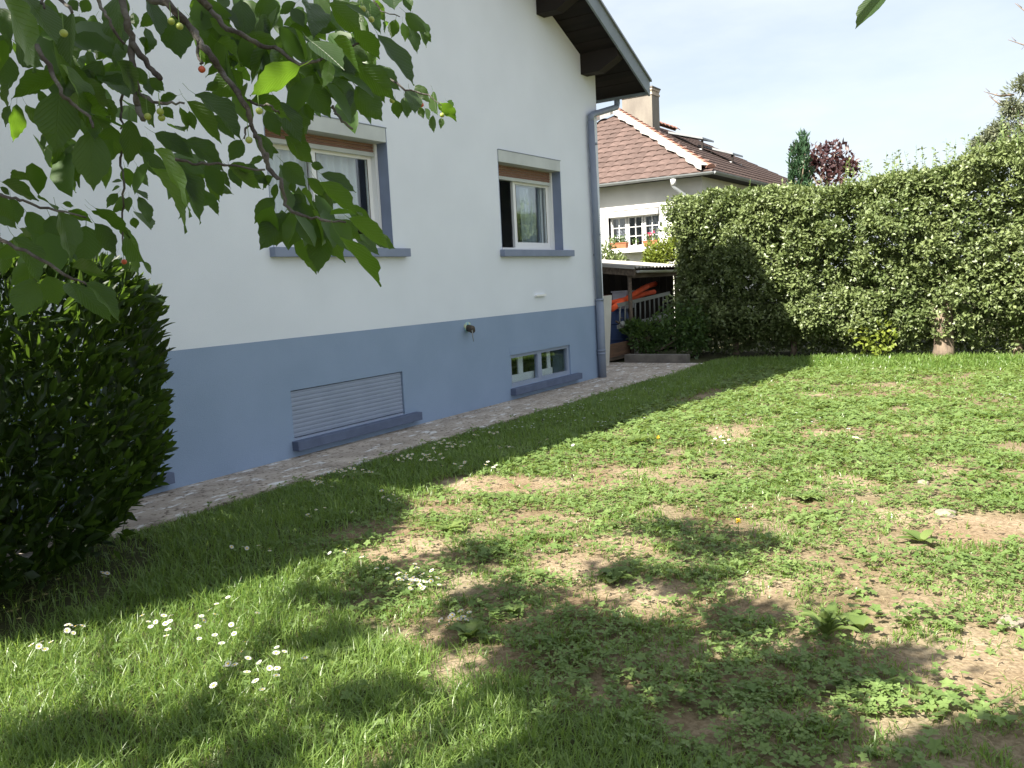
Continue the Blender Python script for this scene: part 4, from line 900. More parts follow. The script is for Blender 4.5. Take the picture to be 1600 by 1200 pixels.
out = np.stack([cx_, sy_, np.where(top, 1.2, .15)], -1)
ax = unit(out * .8 + r.normal(size=P.shape) * .45 + [0, 0, .75]); nm = unit(out * .7 + r.normal(size=P.shape) * .45 + [0, 0, .5])
ln = r.uniform(.07, .125, n); wd = ln * r.uniform(.27, .36, n)
LV = np.array([(0, 0, 0), (.36, .22, .12), (-.36, .22, .12), (0, .25, 0), (.5, .52, .16), (-.5, .52, .16), (0, .55, 0), (.3, .82, .06), (-.3, .82, .06), (0, .83, -.06), (0, 1, -.16)])
LF = np.array([(0, 1, 3), (0, 3, 2), (3, 1, 4), (3, 4, 6), (2, 3, 6), (2, 6, 5), (6, 4, 7), (6, 7, 9), (5, 6, 9), (5, 9, 8), (9, 7, 10), (8, 9, 10)])
MM = frames(ax, nm, ln, wd)
X, Y, D = project(P)
dep = np.linalg.norm(P - CAM, axis=1); vis = (X > -10) & (X < 320) & (Y > 340) & (Y < 900) & (D > .5)
facing = ((CAM[None] - P) / dep[:, None] * unit(out)).sum(1)
score = np.where(vis & (facing > -.15) & (rad > .9), ln / dep * (1 + .4 * facing), -1); order = np.argsort(-score); pick = order[:300]
rest = np.ones(n, bool); rest[pick] = False
# the stuff leaves use the same leaf
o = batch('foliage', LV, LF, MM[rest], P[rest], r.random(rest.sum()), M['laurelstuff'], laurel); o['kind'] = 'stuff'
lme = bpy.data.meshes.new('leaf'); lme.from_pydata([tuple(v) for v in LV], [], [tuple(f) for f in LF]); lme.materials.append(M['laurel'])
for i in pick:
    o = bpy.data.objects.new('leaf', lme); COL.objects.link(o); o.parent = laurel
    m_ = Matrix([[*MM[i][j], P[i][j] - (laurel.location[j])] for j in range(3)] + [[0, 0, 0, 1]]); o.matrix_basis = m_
for k in range(9):
    a = k * .7; q = (LC[0] + .4 * math.cos(a), LC[1] + .3 * math.sin(a), 1.2)
    tube('stem', M['bark2'], laurel, [(LC[0] + .15 * math.cos(a), LC[1] + .12 * math.sin(a), -.06), (LC[0] + .25 * math.cos(a), LC[1] + .2 * math.sin(a), .6), q], [.03, .022, .008], 7)
ip = r.uniform(-1, 1, (8000, 2)); ip = ip[(ip ** 2).sum(1) < .75]; zz = r.uniform(.15, 1.6, len(ip)); IP = np.stack([LC[0] + LR[0] * ip[:, 0], LC[1] + LR[1] * ip[:, 1], zz], -1); IP[:, 1] = np.minimum(IP[:, 1], -.06)
o = leaf_cloud('inner_foliage', M['laurelstuff'], laurel, IP, len(IP), .11, .045, seed=47); o['kind'] = 'stuff'

# ------------------------------------------------------------------ cherry tree
cherry = empty('cherry_tree', (-1.5, -3.55, 0)); tag(cherry, 'cherry tree whose leafy fruiting branches hang in front of the house', 'tree')
def cherry_leaf(var):
    """unit leaf, y along, toothed edge, short stalk"""
    n = 13; curl, fold, wav = ((.10, .20, .0), (.26, .12, .03), (-.06, .28, .02), (.40, .32, .04))[var]
    vs = []; fs = []
    for i in range(n + 1):
        t = i / n; w_ = .53 * (math.sin(math.pi * t ** .95) ** .80) if 0 < t < 1 else .0
        if t > .62: w_ *= 1 - ((t - .62) / .38) ** 1.1 * .62
        w_ *= (1.03 if i % 2 else .975); yb = t - (.018 if i % 2 == 0 else -.012) * (1 if 0 < i < n else 0)
        zc = -curl * t * t; e = fold * w_ + wav * math.sin(t * 17)
        vs += [(-w_, yb, zc + e), (0, t, zc), (w_, yb, zc + e - 2 * wav * math.sin(t * 17))]
    for i in range(n): k = 3 * i; fs += [(k, k + 1, k + 4, k + 3), (k + 1, k + 2, k + 5, k + 4)]
    b = len(vs); vs += [(-.012, .02, .004), (.012, .02, .004), (.010, -.13, .02), (-.010, -.13, .02), (.009, -.26, .08), (-.009, -.26, .08)]; fs += [(b, b + 1, b + 2, b + 3), (b + 3, b + 2, b + 4, b + 5)]
    return vs, fs
CME = []
for v_ in range(4):
    vs, fs = cherry_leaf(v_); me_ = bpy.data.meshes.new('leaf'); me_.from_pydata(vs, [], fs); me_.materials.append(M['cherryleaf'])
    me_.polygons.foreach_set('use_smooth', [True] * len(me_.polygons)); CME.append(me_)
Z = {1: (0, 0), 2: (220, 0), 3: (460, 0), 4: (0, 240), 5: (180, 200), 6: (380, 200)}
def zp(zone, x, y): return Z[zone][0] + x / 4.615, Z[zone][1] + y / 4.615
DEP = {1: 1.42, 2: 1.55, 3: 1.75, 4: 1.38, 5: 1.5, 6: 1.45}
# traced leaves: zone, then (base x, base y, tip x, tip y, apparent width) in the zone's enlarged pixels
LEAVES = {
 1: [(30,0,390,520,210),(170,-40,430,290,150),(20,380,50,660,170),(440,560,90,620,130),(120,310,290,480,150),(430,660,400,1080,280),(600,1010,500,1290,120),(650,940,675,1375,240),(800,900,790,1160,170),(930,860,960,1190,140),(670,840,810,920,80),(530,120,620,230,110),(480,260,660,400,140),(740,170,780,290,80),(770,320,690,440,90),(640,360,650,500,60),(430,460,720,800,60),(560,580,790,790,110),(620,570,760,690,60),(600,510,730,600,60),(450,400,550,490,50),(830,440,860,630,100),(790,240,880,420,100),(820,80,900,330,130),(960,90,980,200,60),(1150,95,1010,200,80),(1050,200,1100,370,60),(1000,280,1090,355,60),(980,480,1060,620,80),(1080,560,1190,660,80),(1080,560,1100,700,90),(190,755,320,920,80),(120,750,135,1020,100),(75,760,10,910,60),(70,600,5,790,60),(280,650,340,770,60),(570,700,640,810,80),(340,930,330,1090,40),(500,0,560,80,80),(640,0,590,90,80),(360,60,340,110,60),(420,90,500,200,70),(260,560,180,690,120),(0,60,60,260,150),(60,250,-30,420,120),(320,250,410,380,110),(560,150,480,330,90),(690,120,640,260,90),(240,20,300,160,90)],
 2: [(230,110,290,430,210),(490,0,590,290,190),(350,120,520,330,140),(560,40,710,215,60),(720,0,760,270,160),(780,130,830,350,140),(640,230,810,420,110),(860,120,960,310,130),(870,-20,960,170,180),(1120,20,990,100,70),(1090,60,1180,190,90),(990,200,1170,330,120),(1060,200,1260,260,80),(740,440,470,465,70),(1110,370,900,430,80),(730,520,520,690,180),(1150,480,760,640,170),(1000,470,850,620,150),(560,590,465,655,60),(265,690,110,730,60),(390,680,755,890,110),(330,730,610,1030,120),(500,830,690,1000,90),(280,770,330,950,60),(350,800,390,940,70),(210,910,315,960,30),(160,770,240,860,70),(320,1010,620,1180,130),(100,960,380,1100,120),(730,1010,640,1160,110),(890,1140,760,1170,50),(905,1050,990,1110,50),(760,600,740,690,40),(900,800,1000,970,120),(980,730,1180,980,130),(1000,820,1170,1050,110),(1100,700,1170,820,70),(600,300,690,410,100),(480,330,560,380,70),(400,-20,450,130,130),(620,-30,560,60,90),(900,400,1040,560,130)],
 3: [(100,20,200,170,90),(130,180,320,215,100),(0,60,150,250,90),(0,190,155,320,80),(250,20,480,240,160),(380,20,510,170,120),(460,-10,640,180,110),(580,0,640,150,80),(700,-60,720,85,160),(800,-40,840,90,70),(730,140,700,275,80),(780,160,795,305,60),(820,180,905,360,80),(800,90,950,240,100),(870,130,980,290,70),(940,230,980,295,50),(680,160,620,230,40),(480,310,640,500,110),(600,250,850,630,120),(340,340,550,440,120),(200,300,290,480,120),(300,340,500,600,170),(450,480,740,690,170),(560,480,760,620,120),(100,470,230,640,110),(110,600,260,850,160),(200,600,370,770,90),(280,540,420,760,110),(400,640,440,840,90),(440,620,640,880,180),(120,460,290,600,70),(270,490,410,620,60),(730,720,750,850,80),(790,700,810,860,80),(830,650,890,780,90),(870,620,970,720,80),(900,770,930,850,50),(940,780,980,870,40),(1000,660,1020,830,60),(1000,830,1000,960,50),(1040,740,1170,840,80),(1100,730,1175,800,40),(1060,850,1060,920,40),(960,690,880,610,40),(10,720,60,800,60),(60,740,135,880,70),(0,790,120,980,110),(150,-40,260,110,110),(300,-60,380,80,120),(560,560,640,720,110)],
 4: [(210,160,90,150,60),(10,205,270,350,90),(0,240,75,300,40),(80,320,140,490,100),(-20,370,110,540,110),(190,420,330,590,120),(360,450,440,630,140),(280,325,440,370,40),(450,360,530,380,40),(420,430,530,550,90),(490,410,660,470,70),(620,520,610,800,220),(680,500,870,730,120),(660,410,850,520,70),(680,390,960,560,80),(900,560,1060,790,130),(340,880,420,1100,170),(500,930,600,1080,130),(560,960,810,1200,150),(620,930,910,1150,110),(520,820,770,890,100),(310,720,450,800,90),(240,900,130,1190,200),(140,540,280,650,50),(100,600,330,850,130),(250,790,70,960,130),(0,640,30,880,100)],
 41: [(900,100,940,240,90),(990,90,1065,240,70),(850,285,760,380,60),(890,310,845,420,70),(930,310,920,420,60),(1000,310,1105,490,80),(960,260,1065,340,40),(980,420,1100,535,60),(960,460,980,540,60),(800,80,750,250,60),(880,200,800,200,25),(865,240,800,265,25),(840,720,750,840,40),(840,700,770,740,25),(860,760,810,810,40),(910,760,910,850,50),(940,740,1020,870,60),(1030,780,1100,870,40),(890,520,900,600,60)],
 5: [(250,280,620,665,110),(280,150,660,590,130),(330,280,600,540,130),(500,330,640,480,150),(690,310,840,385,50),(660,370,765,510,70),(710,340,785,480,60),(660,490,760,615,60),(830,280,910,430,90),(900,300,1010,400,60),(490,570,480,655,30),(1000,300,1080,400,80),(600,230,625,340,50),(180,60,250,230,120),(400,60,560,200,110)],
 6: [(60,290,150,400,80),(0,310,90,400,50),(220,350,110,430,60),(240,400,220,520,50),(220,500,80,680,120),(300,610,120,880,190),(340,600,320,730,60),(400,650,340,860,120),(250,700,240,860,100),(270,260,330,480,60),(290,250,450,420,140),(330,370,370,470,60),(460,360,580,500,80),(560,330,810,475,90),(545,390,820,640,120),(350,480,430,560,90),(420,460,570,570,80),(580,470,650,610,80),(420,570,480,750,110),(540,660,540,900,150),(560,740,540,1040,170),(690,780,980,1160,110),(660,680,870,790,110),(760,650,1080,860,120),(800,770,990,910,90),(940,780,1080,855,90),(620,700,690,770,50),(490,260,585,290,60),(300,60,500,260,130),(360,120,490,240,100),(330,-40,440,80,110)],
}
r = np.random.default_rng(51); nleaf = 0; CLEAF = []
def put_leaf(B, T, app, real_ratio=.52):
    """leaf from base B to tip T (world), apparent width app in metres"""
    global nleaf
    y = T - B; Ln = np.linalg.norm(y); y = y / Ln; v = CAM - (B + T) / 2; v = v / np.linalg.norm(v)
    n0 = v - y * (v @ y); n0 = n0 / np.linalg.norm(n0); s = np.cross(y, n0)
    W_ = max(real_ratio * Ln, app); a_ = math.acos(min(1, app / W_)) * (1 if r.random() < .5 else -1)
    nrm_ = n0 * math.cos(a_) + s * math.sin(a_)
    if nrm_[2] < 0: nrm_ = -nrm_
    x = np.cross(y, nrm_); z = np.cross(x, y)
    o = bpy.data.objects.new('leaf', CME[r.integers(0, 4)]); COL.objects.link(o); o.parent = cherry
    o.matrix_basis = Matrix([[x[j] * W_, y[j] * Ln, z[j] * Ln * .8, B[j] - cherry.location[j]] for j in range(3)] + [[0, 0, 0, 1]]); nleaf += 1
for zone, lst in LEAVES.items():
    zn = 4 if zone == 41 else zone
    for (bx_, by_, tx_, ty_, w_) in lst:
        pb = zp(zn, bx_, by_); pt_ = zp(zn, tx_, ty_); Lp = math.hypot(pt_[0] - pb[0], pt_[1] - pb[1])
        d = DEP[zn] if zone != 41 else 2.1
        if zone == 3: d += .5 * max(0, (pb[0] - 560) / 120)
        d = .6 * d + .4 * min(2.3, max(1.1, .105 * FPX / max(Lp, 10))) + r.normal(0, .035)
        B = at(*pb, d); T = at(*pt_, d + r.normal(0, .022)); put_leaf(B, T, w_ / 4.615 / FPX * d)
d = 1.5; put_leaf(at(1388, -14, d), at(1334, 41, d), 24 / FPX * d)
# branches: zone, radius start/end, depth, points
BR = [(1, .0075, .005, 1.58, [(850,-160),(870,-60),(910,130),(950,290),(950,420),(985,640),(985,760),(1030,860)]),
      (1, .006, .005, 1.58, [(955,320),(1080,480),(1155,565)]),
      (1, .0035, .002, 1.56, [(985,660),(1100,730),(1200,745),(1330,745)]),
      (2, .0075, .0035, 1.56, [(-60,-90),(70,0),(190,20),(340,170),(420,290),(520,420),(590,520),(700,670),(770,790),(810,930),(860,1030),(910,1170)]),
      (6, .0045, .0018, 1.52, [(160,180),(180,290),(270,380),(300,560),(420,640),(560,660),(740,680)]),
      (2, .005, .003, 1.62, [(500,60),(620,210),(720,240),(860,330),(970,350),(1150,465),(1290,430)]),
      (3, .0028, .0014, 1.75, [(180,430),(300,400),(440,330),(580,250)]),
      (3, .003, .0012, 2.0, [(300,420),(560,480),(800,650),(960,680),(1060,760)]),
      (3, .0028, .002, 1.72, [(270,760),(290,810),(340,870),(420,930)]),
      (1, .004, .002, 1.42, [(250,330),(380,520),(440,680),(540,760),(650,840),(670,920)]),
      (1, .003, .002, 1.8, [(890,500),(880,800),(870,930)]),
      (5, .003, .0015, 2.05, [(45,100),(45,220),(60,400),(60,560),(50,760),(70,900)]),
      (4, .003, .0014, 1.4, [(-160,270),(-20,290),(110,325),(250,370),(420,410),(620,460)]),
      (4, .0035, .0015, 1.4, [(-120,560),(60,650),(300,760),(520,900),(620,940)]),
      (5, .0028, .0018, 1.54, [(400,210),(560,260),(700,260),(860,280),(1080,300)]),
      (1, .004, .0025, 1.45, [(380,-80),(440,0),(520,90)]), (1, .003, .002, 1.45, [(290,-60),(300,0),(320,60)]),
      (2, .003, .0022, 1.56, [(410,280),(410,400),(430,460)]), (3, .002, .001, 1.95, [(560,-20),(620,80),(760,120)]),
      (1, .004, .002, 1.5, [(700,-80),(720,30),(780,140),(900,320)]), (2, .0025, .0015, 1.56, [(770,720),(850,760),(940,760),(1000,820)]),
      (2, .002, .0014, 1.56, [(800,900),(755,930),(745,1000)])]
for (zn, r0, r1, d, pts) in BR:
    P = [at(*zp(zn, *q), d + .012 * math.sin(i * 2.3)) for i, q in enumerate(pts)]
    # finer, slightly knotty course
    Q = []; R_ = []
    for i in range(len(P) - 1):
        for k in range(4):
            t = k / 4; Q.append(P[i] * (1 - t) + P[i + 1] * t + r.normal(0, .0014, 3)); s = (i + t) / (len(P) - 1); R_.append((r0 + (r1 - r0) * s) * r.uniform(.85, 1.25))
    Q.append(P[-1]); R_.append(r1)
    tube('twig', M['bark'], cherry, Q, R_, 7)
seg = []
for (zn, r0, r1, d, pts) in BR:
    for i in range(len(pts) - 1):
        a_, b_ = zp(zn, *pts[i]), zp(zn, *pts[i + 1]); seg.append((a_, b_, d, math.hypot(b_[0] - a_[0], b_[1] - a_[1])))
sw = np.array([q[3] for q in seg]); sw /= sw.sum()
DENSE = [(60, 60, 90), (150, 120, 70), (420, 60, 110), (330, 60, 60), (520, 110, 80), (100, 200, 90), (470, 330, 60), (280, 270, 60), (60, 400, 60), (560, 40, 60)]
while nleaf < 299:
    if r.random() < .35: a_, b_, d, _l = seg[r.choice(len(seg), p=sw)]; t = r.random(); p0 = (a_[0] + (b_[0] - a_[0]) * t, a_[1] + (b_[1] - a_[1]) * t)
    else: c_ = DENSE[r.integers(0, len(DENSE))]; p0 = (c_[0] + r.normal(0, .5) * c_[2], c_[1] + r.normal(0, .4) * c_[2]); d = r.uniform(1.45, 1.95)
    an = r.normal(1.05, .55); Lp = r.uniform(.075, .115) * FPX / d * r.uniform(.6, 1); d += .08
    p1 = (p0[0] + Lp * math.cos(an), p0[1] + Lp * math.sin(an))
    if p0[0] < -40 or p1[0] > 640 or p1[1] > 430 or (180 < p1[0] < 380 and p1[1] > 330) or (p0[0] > 560 and p0[1] > 40) or (200 < p0[0] < 330 and 60 < p0[1] < 140): continue
    put_leaf(at(*p0, d), at(*p1, d + r.normal(0, .03)), Lp * r.uniform(.25, .5) / FPX * d)
xb = []; xt = []
while len(xb) < 170:
    c_ = DENSE[r.integers(0, len(DENSE))]; p0 = (c_[0] + r.normal(0, .5) * c_[2], c_[1] + r.normal(0, .4) * c_[2]); d = r.uniform(1.6, 2.3)
    an = r.normal(1.05, .6); Lp = r.uniform(.07, .11) * FPX / d * r.uniform(.7, 1); p1 = (p0[0] + Lp * math.cos(an), p0[1] + Lp * math.sin(an))
    if p0[0] < -60 or p1[0] > 620 or p1[1] > 430 or (180 < p1[0] < 390 and p1[1] > 320) or (p0[0] > 560 and p0[1] > 40) or (190 < p0[0] < 340 and 60 < p0[1] < 150): continue
    xb.append(at(*p0, d)); xt.append(at(*p1, d + r.normal(0, .04)))
xb = np.array(xb); xt = np.array(xt); xl = np.linalg.norm(xt - xb, axis=1)
o = batch('rear_leaves', LV, LF, frames(xt - xb, unit(r.normal(size=xb.shape) + (CAM - xb) * .6 + [0, 0, .6]), xl, xl * r.uniform(.42, .55, len(xl))), xb, r.random(len(xb)), M['cherrystuff'], cherry); o['kind'] = 'stuff'
# fruit
def fruit(zn, x, y, mat, d=1.54, stalk=True, rr=.0066):
    c = at(*zp(zn, x, y), d); vs = []; fs = []; m, n_ = 8, 10
    for i in range(m + 1):
        ph = math.pi * i / m
        for k in range(n_): vs.append(c + rr * np.array([math.sin(ph) * math.cos(2 * math.pi * k / n_), math.sin(ph) * math.sin(2 * math.pi * k / n_), math.cos(ph) * .95]))
    for i in range(m):
        for k in range(n_): fs.append((i * n_ + k, i * n_ + (k + 1) % n_, (i + 1) * n_ + (k + 1) % n_, (i + 1) * n_ + k))
    o = MB().add(vs, fs).build('cherry', mat, cherry, smooth=True)
    tube('stalk', M['stem'], o, [c + [0, 0, rr * .9], c + [.002, .003, rr + .012], c + [.003, .004, rr + .028]], .0008, 4)
for (zn, x, y, k, d) in ((2,220,155,0,1.54),(2,280,190,0,1.54),(2,50,840,0,1.55),(2,140,805,0,1.55),(2,150,850,0,1.56),(2,855,800,0,1.54),(2,780,1010,0,1.55),(2,440,500,1,1.55),(3,495,65,0,1.8),(3,555,140,0,1.8),(3,915,755,1,2.1),(3,1065,830,0,2.2),(3,705,725,0,2.0),(4,895,780,1,2.05),(1,460,240,0,1.4)):
    fruit(zn, x, y, M['cherryred'] if k else M['cherrygreen'], d)
# trunk, limbs and the rest of the crown, out of the frame: it throws the shade on the lawn
TK = np.array([-1.5, -3.55, 0])
tube('trunk', M['bark'], cherry, [TK + [0, 0, -.1], TK + [.02, 0, .3], TK + [.05, -.02, 1.0], TK + [.1, -.03, 1.7]], [.17, .125, .11, .105], 14)
FK = TK + [.1, -.03, 1.65]
starts = [at(*zp(1, 850, -160), 1.58), at(*zp(2, -60, -90), 1.56), at(*zp(4, -160, 270), 1.4), at(*zp(4, -120, 560), 1.4), at(*zp(1, 380, -80), 1.45), at(1400, -40, 1.5), at(*zp(2, 500, 60), 1.62)]
mids = [(.1, -3.9, 2.75), (.35, -4.0, 2.9), (.1, -3.9, 2.2), (.0, -3.9, 1.95), (.2, -4.1, 2.6), (.4, -5.2, 2.75), (.55, -4.0, 2.95)]
for s_, m_ in zip(starts, mids):
    a = FK + [0, 0, r.uniform(-.1, .1)]; tube('limb', M['bark'], cherry, [a, (a + np.array(m_)) / 2 + [0, 0, .15], np.array(m_), (np.array(m_) + s_) / 2 + [0, 0, .05], s_], [.05, .034, .02, .012, .007], 9)
SHADE = [(1000,1010,90,28),(1020,1140,90,34),(1160,1070,80,30),(1290,1040,70,22),(900,1060,60,24),(1260,1150,70,24),(540,757,80,8),(475,772,60,10),(625,751,40,6),(560,770,60,10),(590,745,70,14),(520,775,60,18),(560,800,50,14),(640,740,40,10),(900,985,80,35),(930,1130,40,20),(1160,965,50,18),(1060,822,45,14),(1140,848,70,22),(745,868,55,18),(790,935,80,18),(615,890,35,14),(560,930,60,16),(590,1098,50,18),(430,1185,35,14),(150,1155,80,28),(330,1140,40,14),(730,985,40,18),(1480,1190,70,30),(1390,1035,40,16),(970,895,40,16),(850,1020,90,30),(1090,910,50,14),(520,1000,30,12),(1180,1185,70,20),(960,1185,60,16),(1560,1150,40,20)]  # lawn patches to shade; unseen leaf clusters are placed to cover them
CP = []
for (sx, sy, rx, ry) in SHADE:
    k = int(rx * ry * .050) + 16; done = 0; tries = 0
    zc = r.uniform(2.7, 3.7)
    while done < k and tries < k * 10:
        tries += 1; a = r.uniform(0, 2 * math.pi); q = math.sqrt(r.random()); G = ground_pt(sx + rx * q * math.cos(a), sy + ry * q * math.sin(a)); z = zc + r.normal(0, .22)
        Pp = np.array([G[0] - KX * z, G[1] + KY * z, z]); X, Y, D = project(Pp)
        if D > -.2 and -150 < X < 1750 and -160 < Y < 1300: zc += .05; continue
        if np.linalg.norm(Pp - CAM) < .7: continue
        CP.append(Pp); done += 1
for _ in range(620):  # extra unseen leaf mass, added to block sky and deepen shade by the laurel
    CP.append(np.array([r.uniform(-2.3, .45), r.uniform(-1.25, -.1), r.uniform(2.5, 3.7)]))
CP = np.array(CP); CC = np.repeat(CP, 3, 0) + r.normal(0, .06, (len(CP) * 3, 3))
X, Y, D = project(CC); CC = CC[~((D > -.1) & (X > -140) & (X < 1740) & (Y > -150) & (Y < 1350))]
ax = unit(r.normal(size=CC.shape) + [0, 0, -.5]); nm = unit(r.normal(size=CC.shape) * .7 + [0, 0, 1])
o = batch('foliage', LEAF6, LEAF6F, frames(ax, nm, r.uniform(.08, .13, len(CC)), r.uniform(.045, .065, len(CC))), CC, r.random(len(CC)), M['cherrystuff'], cherry); o['kind'] = 'stuff'
idx = r.choice(len(CP), 26, replace=False)
for i in idx:
    q = CP[i]; a = FK + [0, 0, r.uniform(-.05, .3)]; mid_ = (a + q) / 2 + [r.normal(0, .12), r.normal(0, .12), .3]
    X, Y, D = project(mid_)
    tube('limb', M['bark'], cherry, [a, (a + mid_) / 2 + [0, 0, .08], mid_, (mid_ + q) / 2 + [0, 0, .05], q], [.035, .025, .017, .01, .004], 7)

# ------------------------------------------------------------------ grass and weeds
def polar(n, r0, r1, a0, a1, rng, pw=1.0):
    fw = math.atan2(*(CR @ [0, 0, 1.0])[[1, 0]])
    u = rng.random(n)
    rad = (r0 ** pw + u * (r1 ** pw - r0 ** pw)) ** (1 / pw); an = fw + rng.uniform(a0, a1, n)
    return CAM[0] + rad * np.cos(an), CAM[1] + rad * np.sin(an), rad
def inside(x, y): return (y < path_edge(x) + .05 * 1) & (x < 15.9) & (x > -1.5) & ~((x > 13.85) & (y > -.75))
def blades(name, x, y, L_, Wd, lean, vals, mat, rng, label, cat):
    n = len(x); an = rng.uniform(0, 2 * math.pi, n); hd = np.stack([np.cos(an), np.sin(an), np.zeros(n)], -1); sd = np.stack([-np.sin(an), np.cos(an), np.zeros(n)], -1)
    tw = rng.normal(0, .7, n); sd = unit(sd * np.cos(tw)[:, None] + hd * np.sin(tw)[:, None])
    B = np.stack([x, y, gz(x, y) - .004], -1); up = np.array([0, 0, 1.0])
    def pt(t): return B + hd * (lean * L_ * t ** 1.8)[:, None] + up * (L_ * (t - .42 * np.minimum(lean, 1.3) * t ** 2))[:, None]
    hw = (Wd / 2)[:, None] * sd
    Vv = np.stack([pt(0) - hw * .8, pt(0) + hw * .8, pt(.5) - hw, pt(.5) + hw, pt(1)], 1).reshape(-1, 3)
    T_ = np.array([(0, 1, 3), (0, 3, 2), (2, 3, 4)]); F_ = (T_[None] + (np.arange(n) * 5)[:, None, None]).reshape(-1, 3)
    me_ = raw_mesh(name, Vv, F_, np.repeat(np.clip(vals, 0, 1), 3)); o = link(name, me_, None, mat); tag(o, label, cat, kind='stuff'); return o
rg = np.random.default_rng(61)
# clumpiness field: short and long tufts
def grow(n, r0, r1, pw, sparse, rng):
    x, y, rad = polar(n, r0, r1, -.78, .78, rng, pw); ok = inside(x, y); x, y, rad = x[ok], y[ok], rad[ok]
    return x, y, rad
x, y, rad = grow(470000, 1.3, 15.5, 1.0, 0, rg)
lu = lush_mask(x, y); ba = bare(x, y); cl = fbm(x * 5, y * 5, 201, 3); cl2 = fbm(x * 1.1, y * 1.1, 211, 2)
dens = lu * (.55 + .75 * cl) * (1 - .75 * ba) + (1 - lu) * np.clip((cl - .36) * 3.4, 0, 1) * (1 - .97 * ba) * .72
shade_w = ((x - 2.0) ** 2 / 1.4 + (y + 1.0) ** 2 / .9) < 1.0
ok = (rg.random(len(x)) < dens) & ~(shade_w & (rg.random(len(x)) < .8)); x, y, rad, lu, cl, cl2 = x[ok], y[ok], rad[ok], lu[ok], cl[ok], cl2[ok]
n = len(x); sc = np.clip(rad / 4.0, 1, 3.0)
Lg = (lu * (.055 + .075 * cl * rg.random(n) ** .6 + .035 * rg.random(n)) + (1 - lu) * (.022 + .035 * rg.random(n) + .02 * (cl > .62))) * np.clip(1.05 + .0 * rad, 1, 1.2)
Lg = np.where((x > 13) & (lu > .3), Lg * 1.25, Lg)
Wg = rg.uniform(.0026, .0056, n) * sc ** .85 * np.where(lu > .5, 1.0, 1.25)
Lg = Lg * np.clip(.35 + (path_edge(x) - y) / .45, .35, 1)
far = x > 12.5; Wg = np.where(far, Wg * 1.3, Wg)
blades('grass', x, y, Lg, Wg, np.abs(rg.normal(.55, .4, n)) + .12, .12 + .5 * cl2 + rg.normal(0, .28, n), M['grass'], rg, 'tufted green grass of the patchy garden lawn', 'grass')
# dry straw and clippings lying on the soil
x, y, rad = grow(52000, 1.5, 14, 1.1, 0, rg); ok = (rg.random(len(x)) < .35 + .5 * bare(x, y)) & (lush_mask(x, y) < .5); x, y, rad = x[ok], y[ok], rad[ok]; n = len(x)
blades('straw', x, y, rg.uniform(.015, .05, n), rg.uniform(.0015, .003, n) * np.clip(rad / 4, 1, 2.2), rg.uniform(1.3, 1.7, n), rg.random(n), M['straw'], rg, 'dry straw scattered on the bare soil', 'straw')
# low trefoil weeds
def weeds(nm, N, r1, pw, leaflets, size, fn, rng, label, mat):
    x, y, rad = grow(N, 1.4, r1, pw, 0, rng); ok = rng.random(len(x)) < fn(x, y); x, y, rad = x[ok], y[ok], rad[ok]; n = len(x)
    h = rng.uniform(.006, .045, n) * (1 + .5 * fbm(x * 3, y * 3, 301)); C_ = np.stack([x, y, gz(x, y) + h], -1)
    a0 = rng.uniform(0, 6.28, n); tilt = rng.normal(0, .3, (n, 2)); Ms = []; Ts = []; vv = []
    s = size * rng.uniform(.6, 1.25, n) * np.clip(rad / 5, 1, 1.9); base = .25 + .5 * fbm(x * 1.7, y * 1.7, 311) + rng.normal(0, .15, n)
    for k in range(leaflets):
        a = a0 + k * 2 * math.pi / leaflets + rng.normal(0, .15, n); axx = np.stack([np.cos(a), np.sin(a), .18 + tilt[:, 0] * np.cos(a) + tilt[:, 1] * np.sin(a)], -1)
        nmv = np.stack([-tilt[:, 0] * .8, -tilt[:, 1] * .8, np.ones(n)], -1); Ms.append(frames(axx, nmv, s, s * .72)); Ts.append(C_); vv.append(base)
    o = batch(nm, LEAF4, LEAF4F, np.concatenate(Ms), np.concatenate(Ts), np.clip(np.concatenate(vv), 0, 1), mat); tag(o, label, 'weeds', kind='stuff')
def f_clover(x, y): return np.clip((fbm(x * 2.6, y * 2.6, 321, 3) - .30) * 3.6, 0.03, 1) * (1 - .96 * bare(x, y)) * (1 - .88 * lush_mask(x, y))
weeds('clover', 210000, 14.5, 1.0, 3, .021, f_clover, rg, 'low trefoil weeds creeping over the bare soil', M['clover'])
def f_cinq(x, y):
    X, Y, D = project(np.stack([x, y, x * 0], -1)); return (np.clip((fbm(x * 3.1 + 4, y * 3.1, 331, 3) - .44) * 5, 0, 1) * .8 * (1 - .9 * bare(x, y)) + .02) * (1 - .9 * lush_mask(x, y)) * np.clip(1.3 - D / 9, .12, 1)
weeds('cinquefoil', 42000, 12, .9, 5, .026, f_cinq, rg, 'five-leaved creeping weeds in the shaded soil', M['clover'])

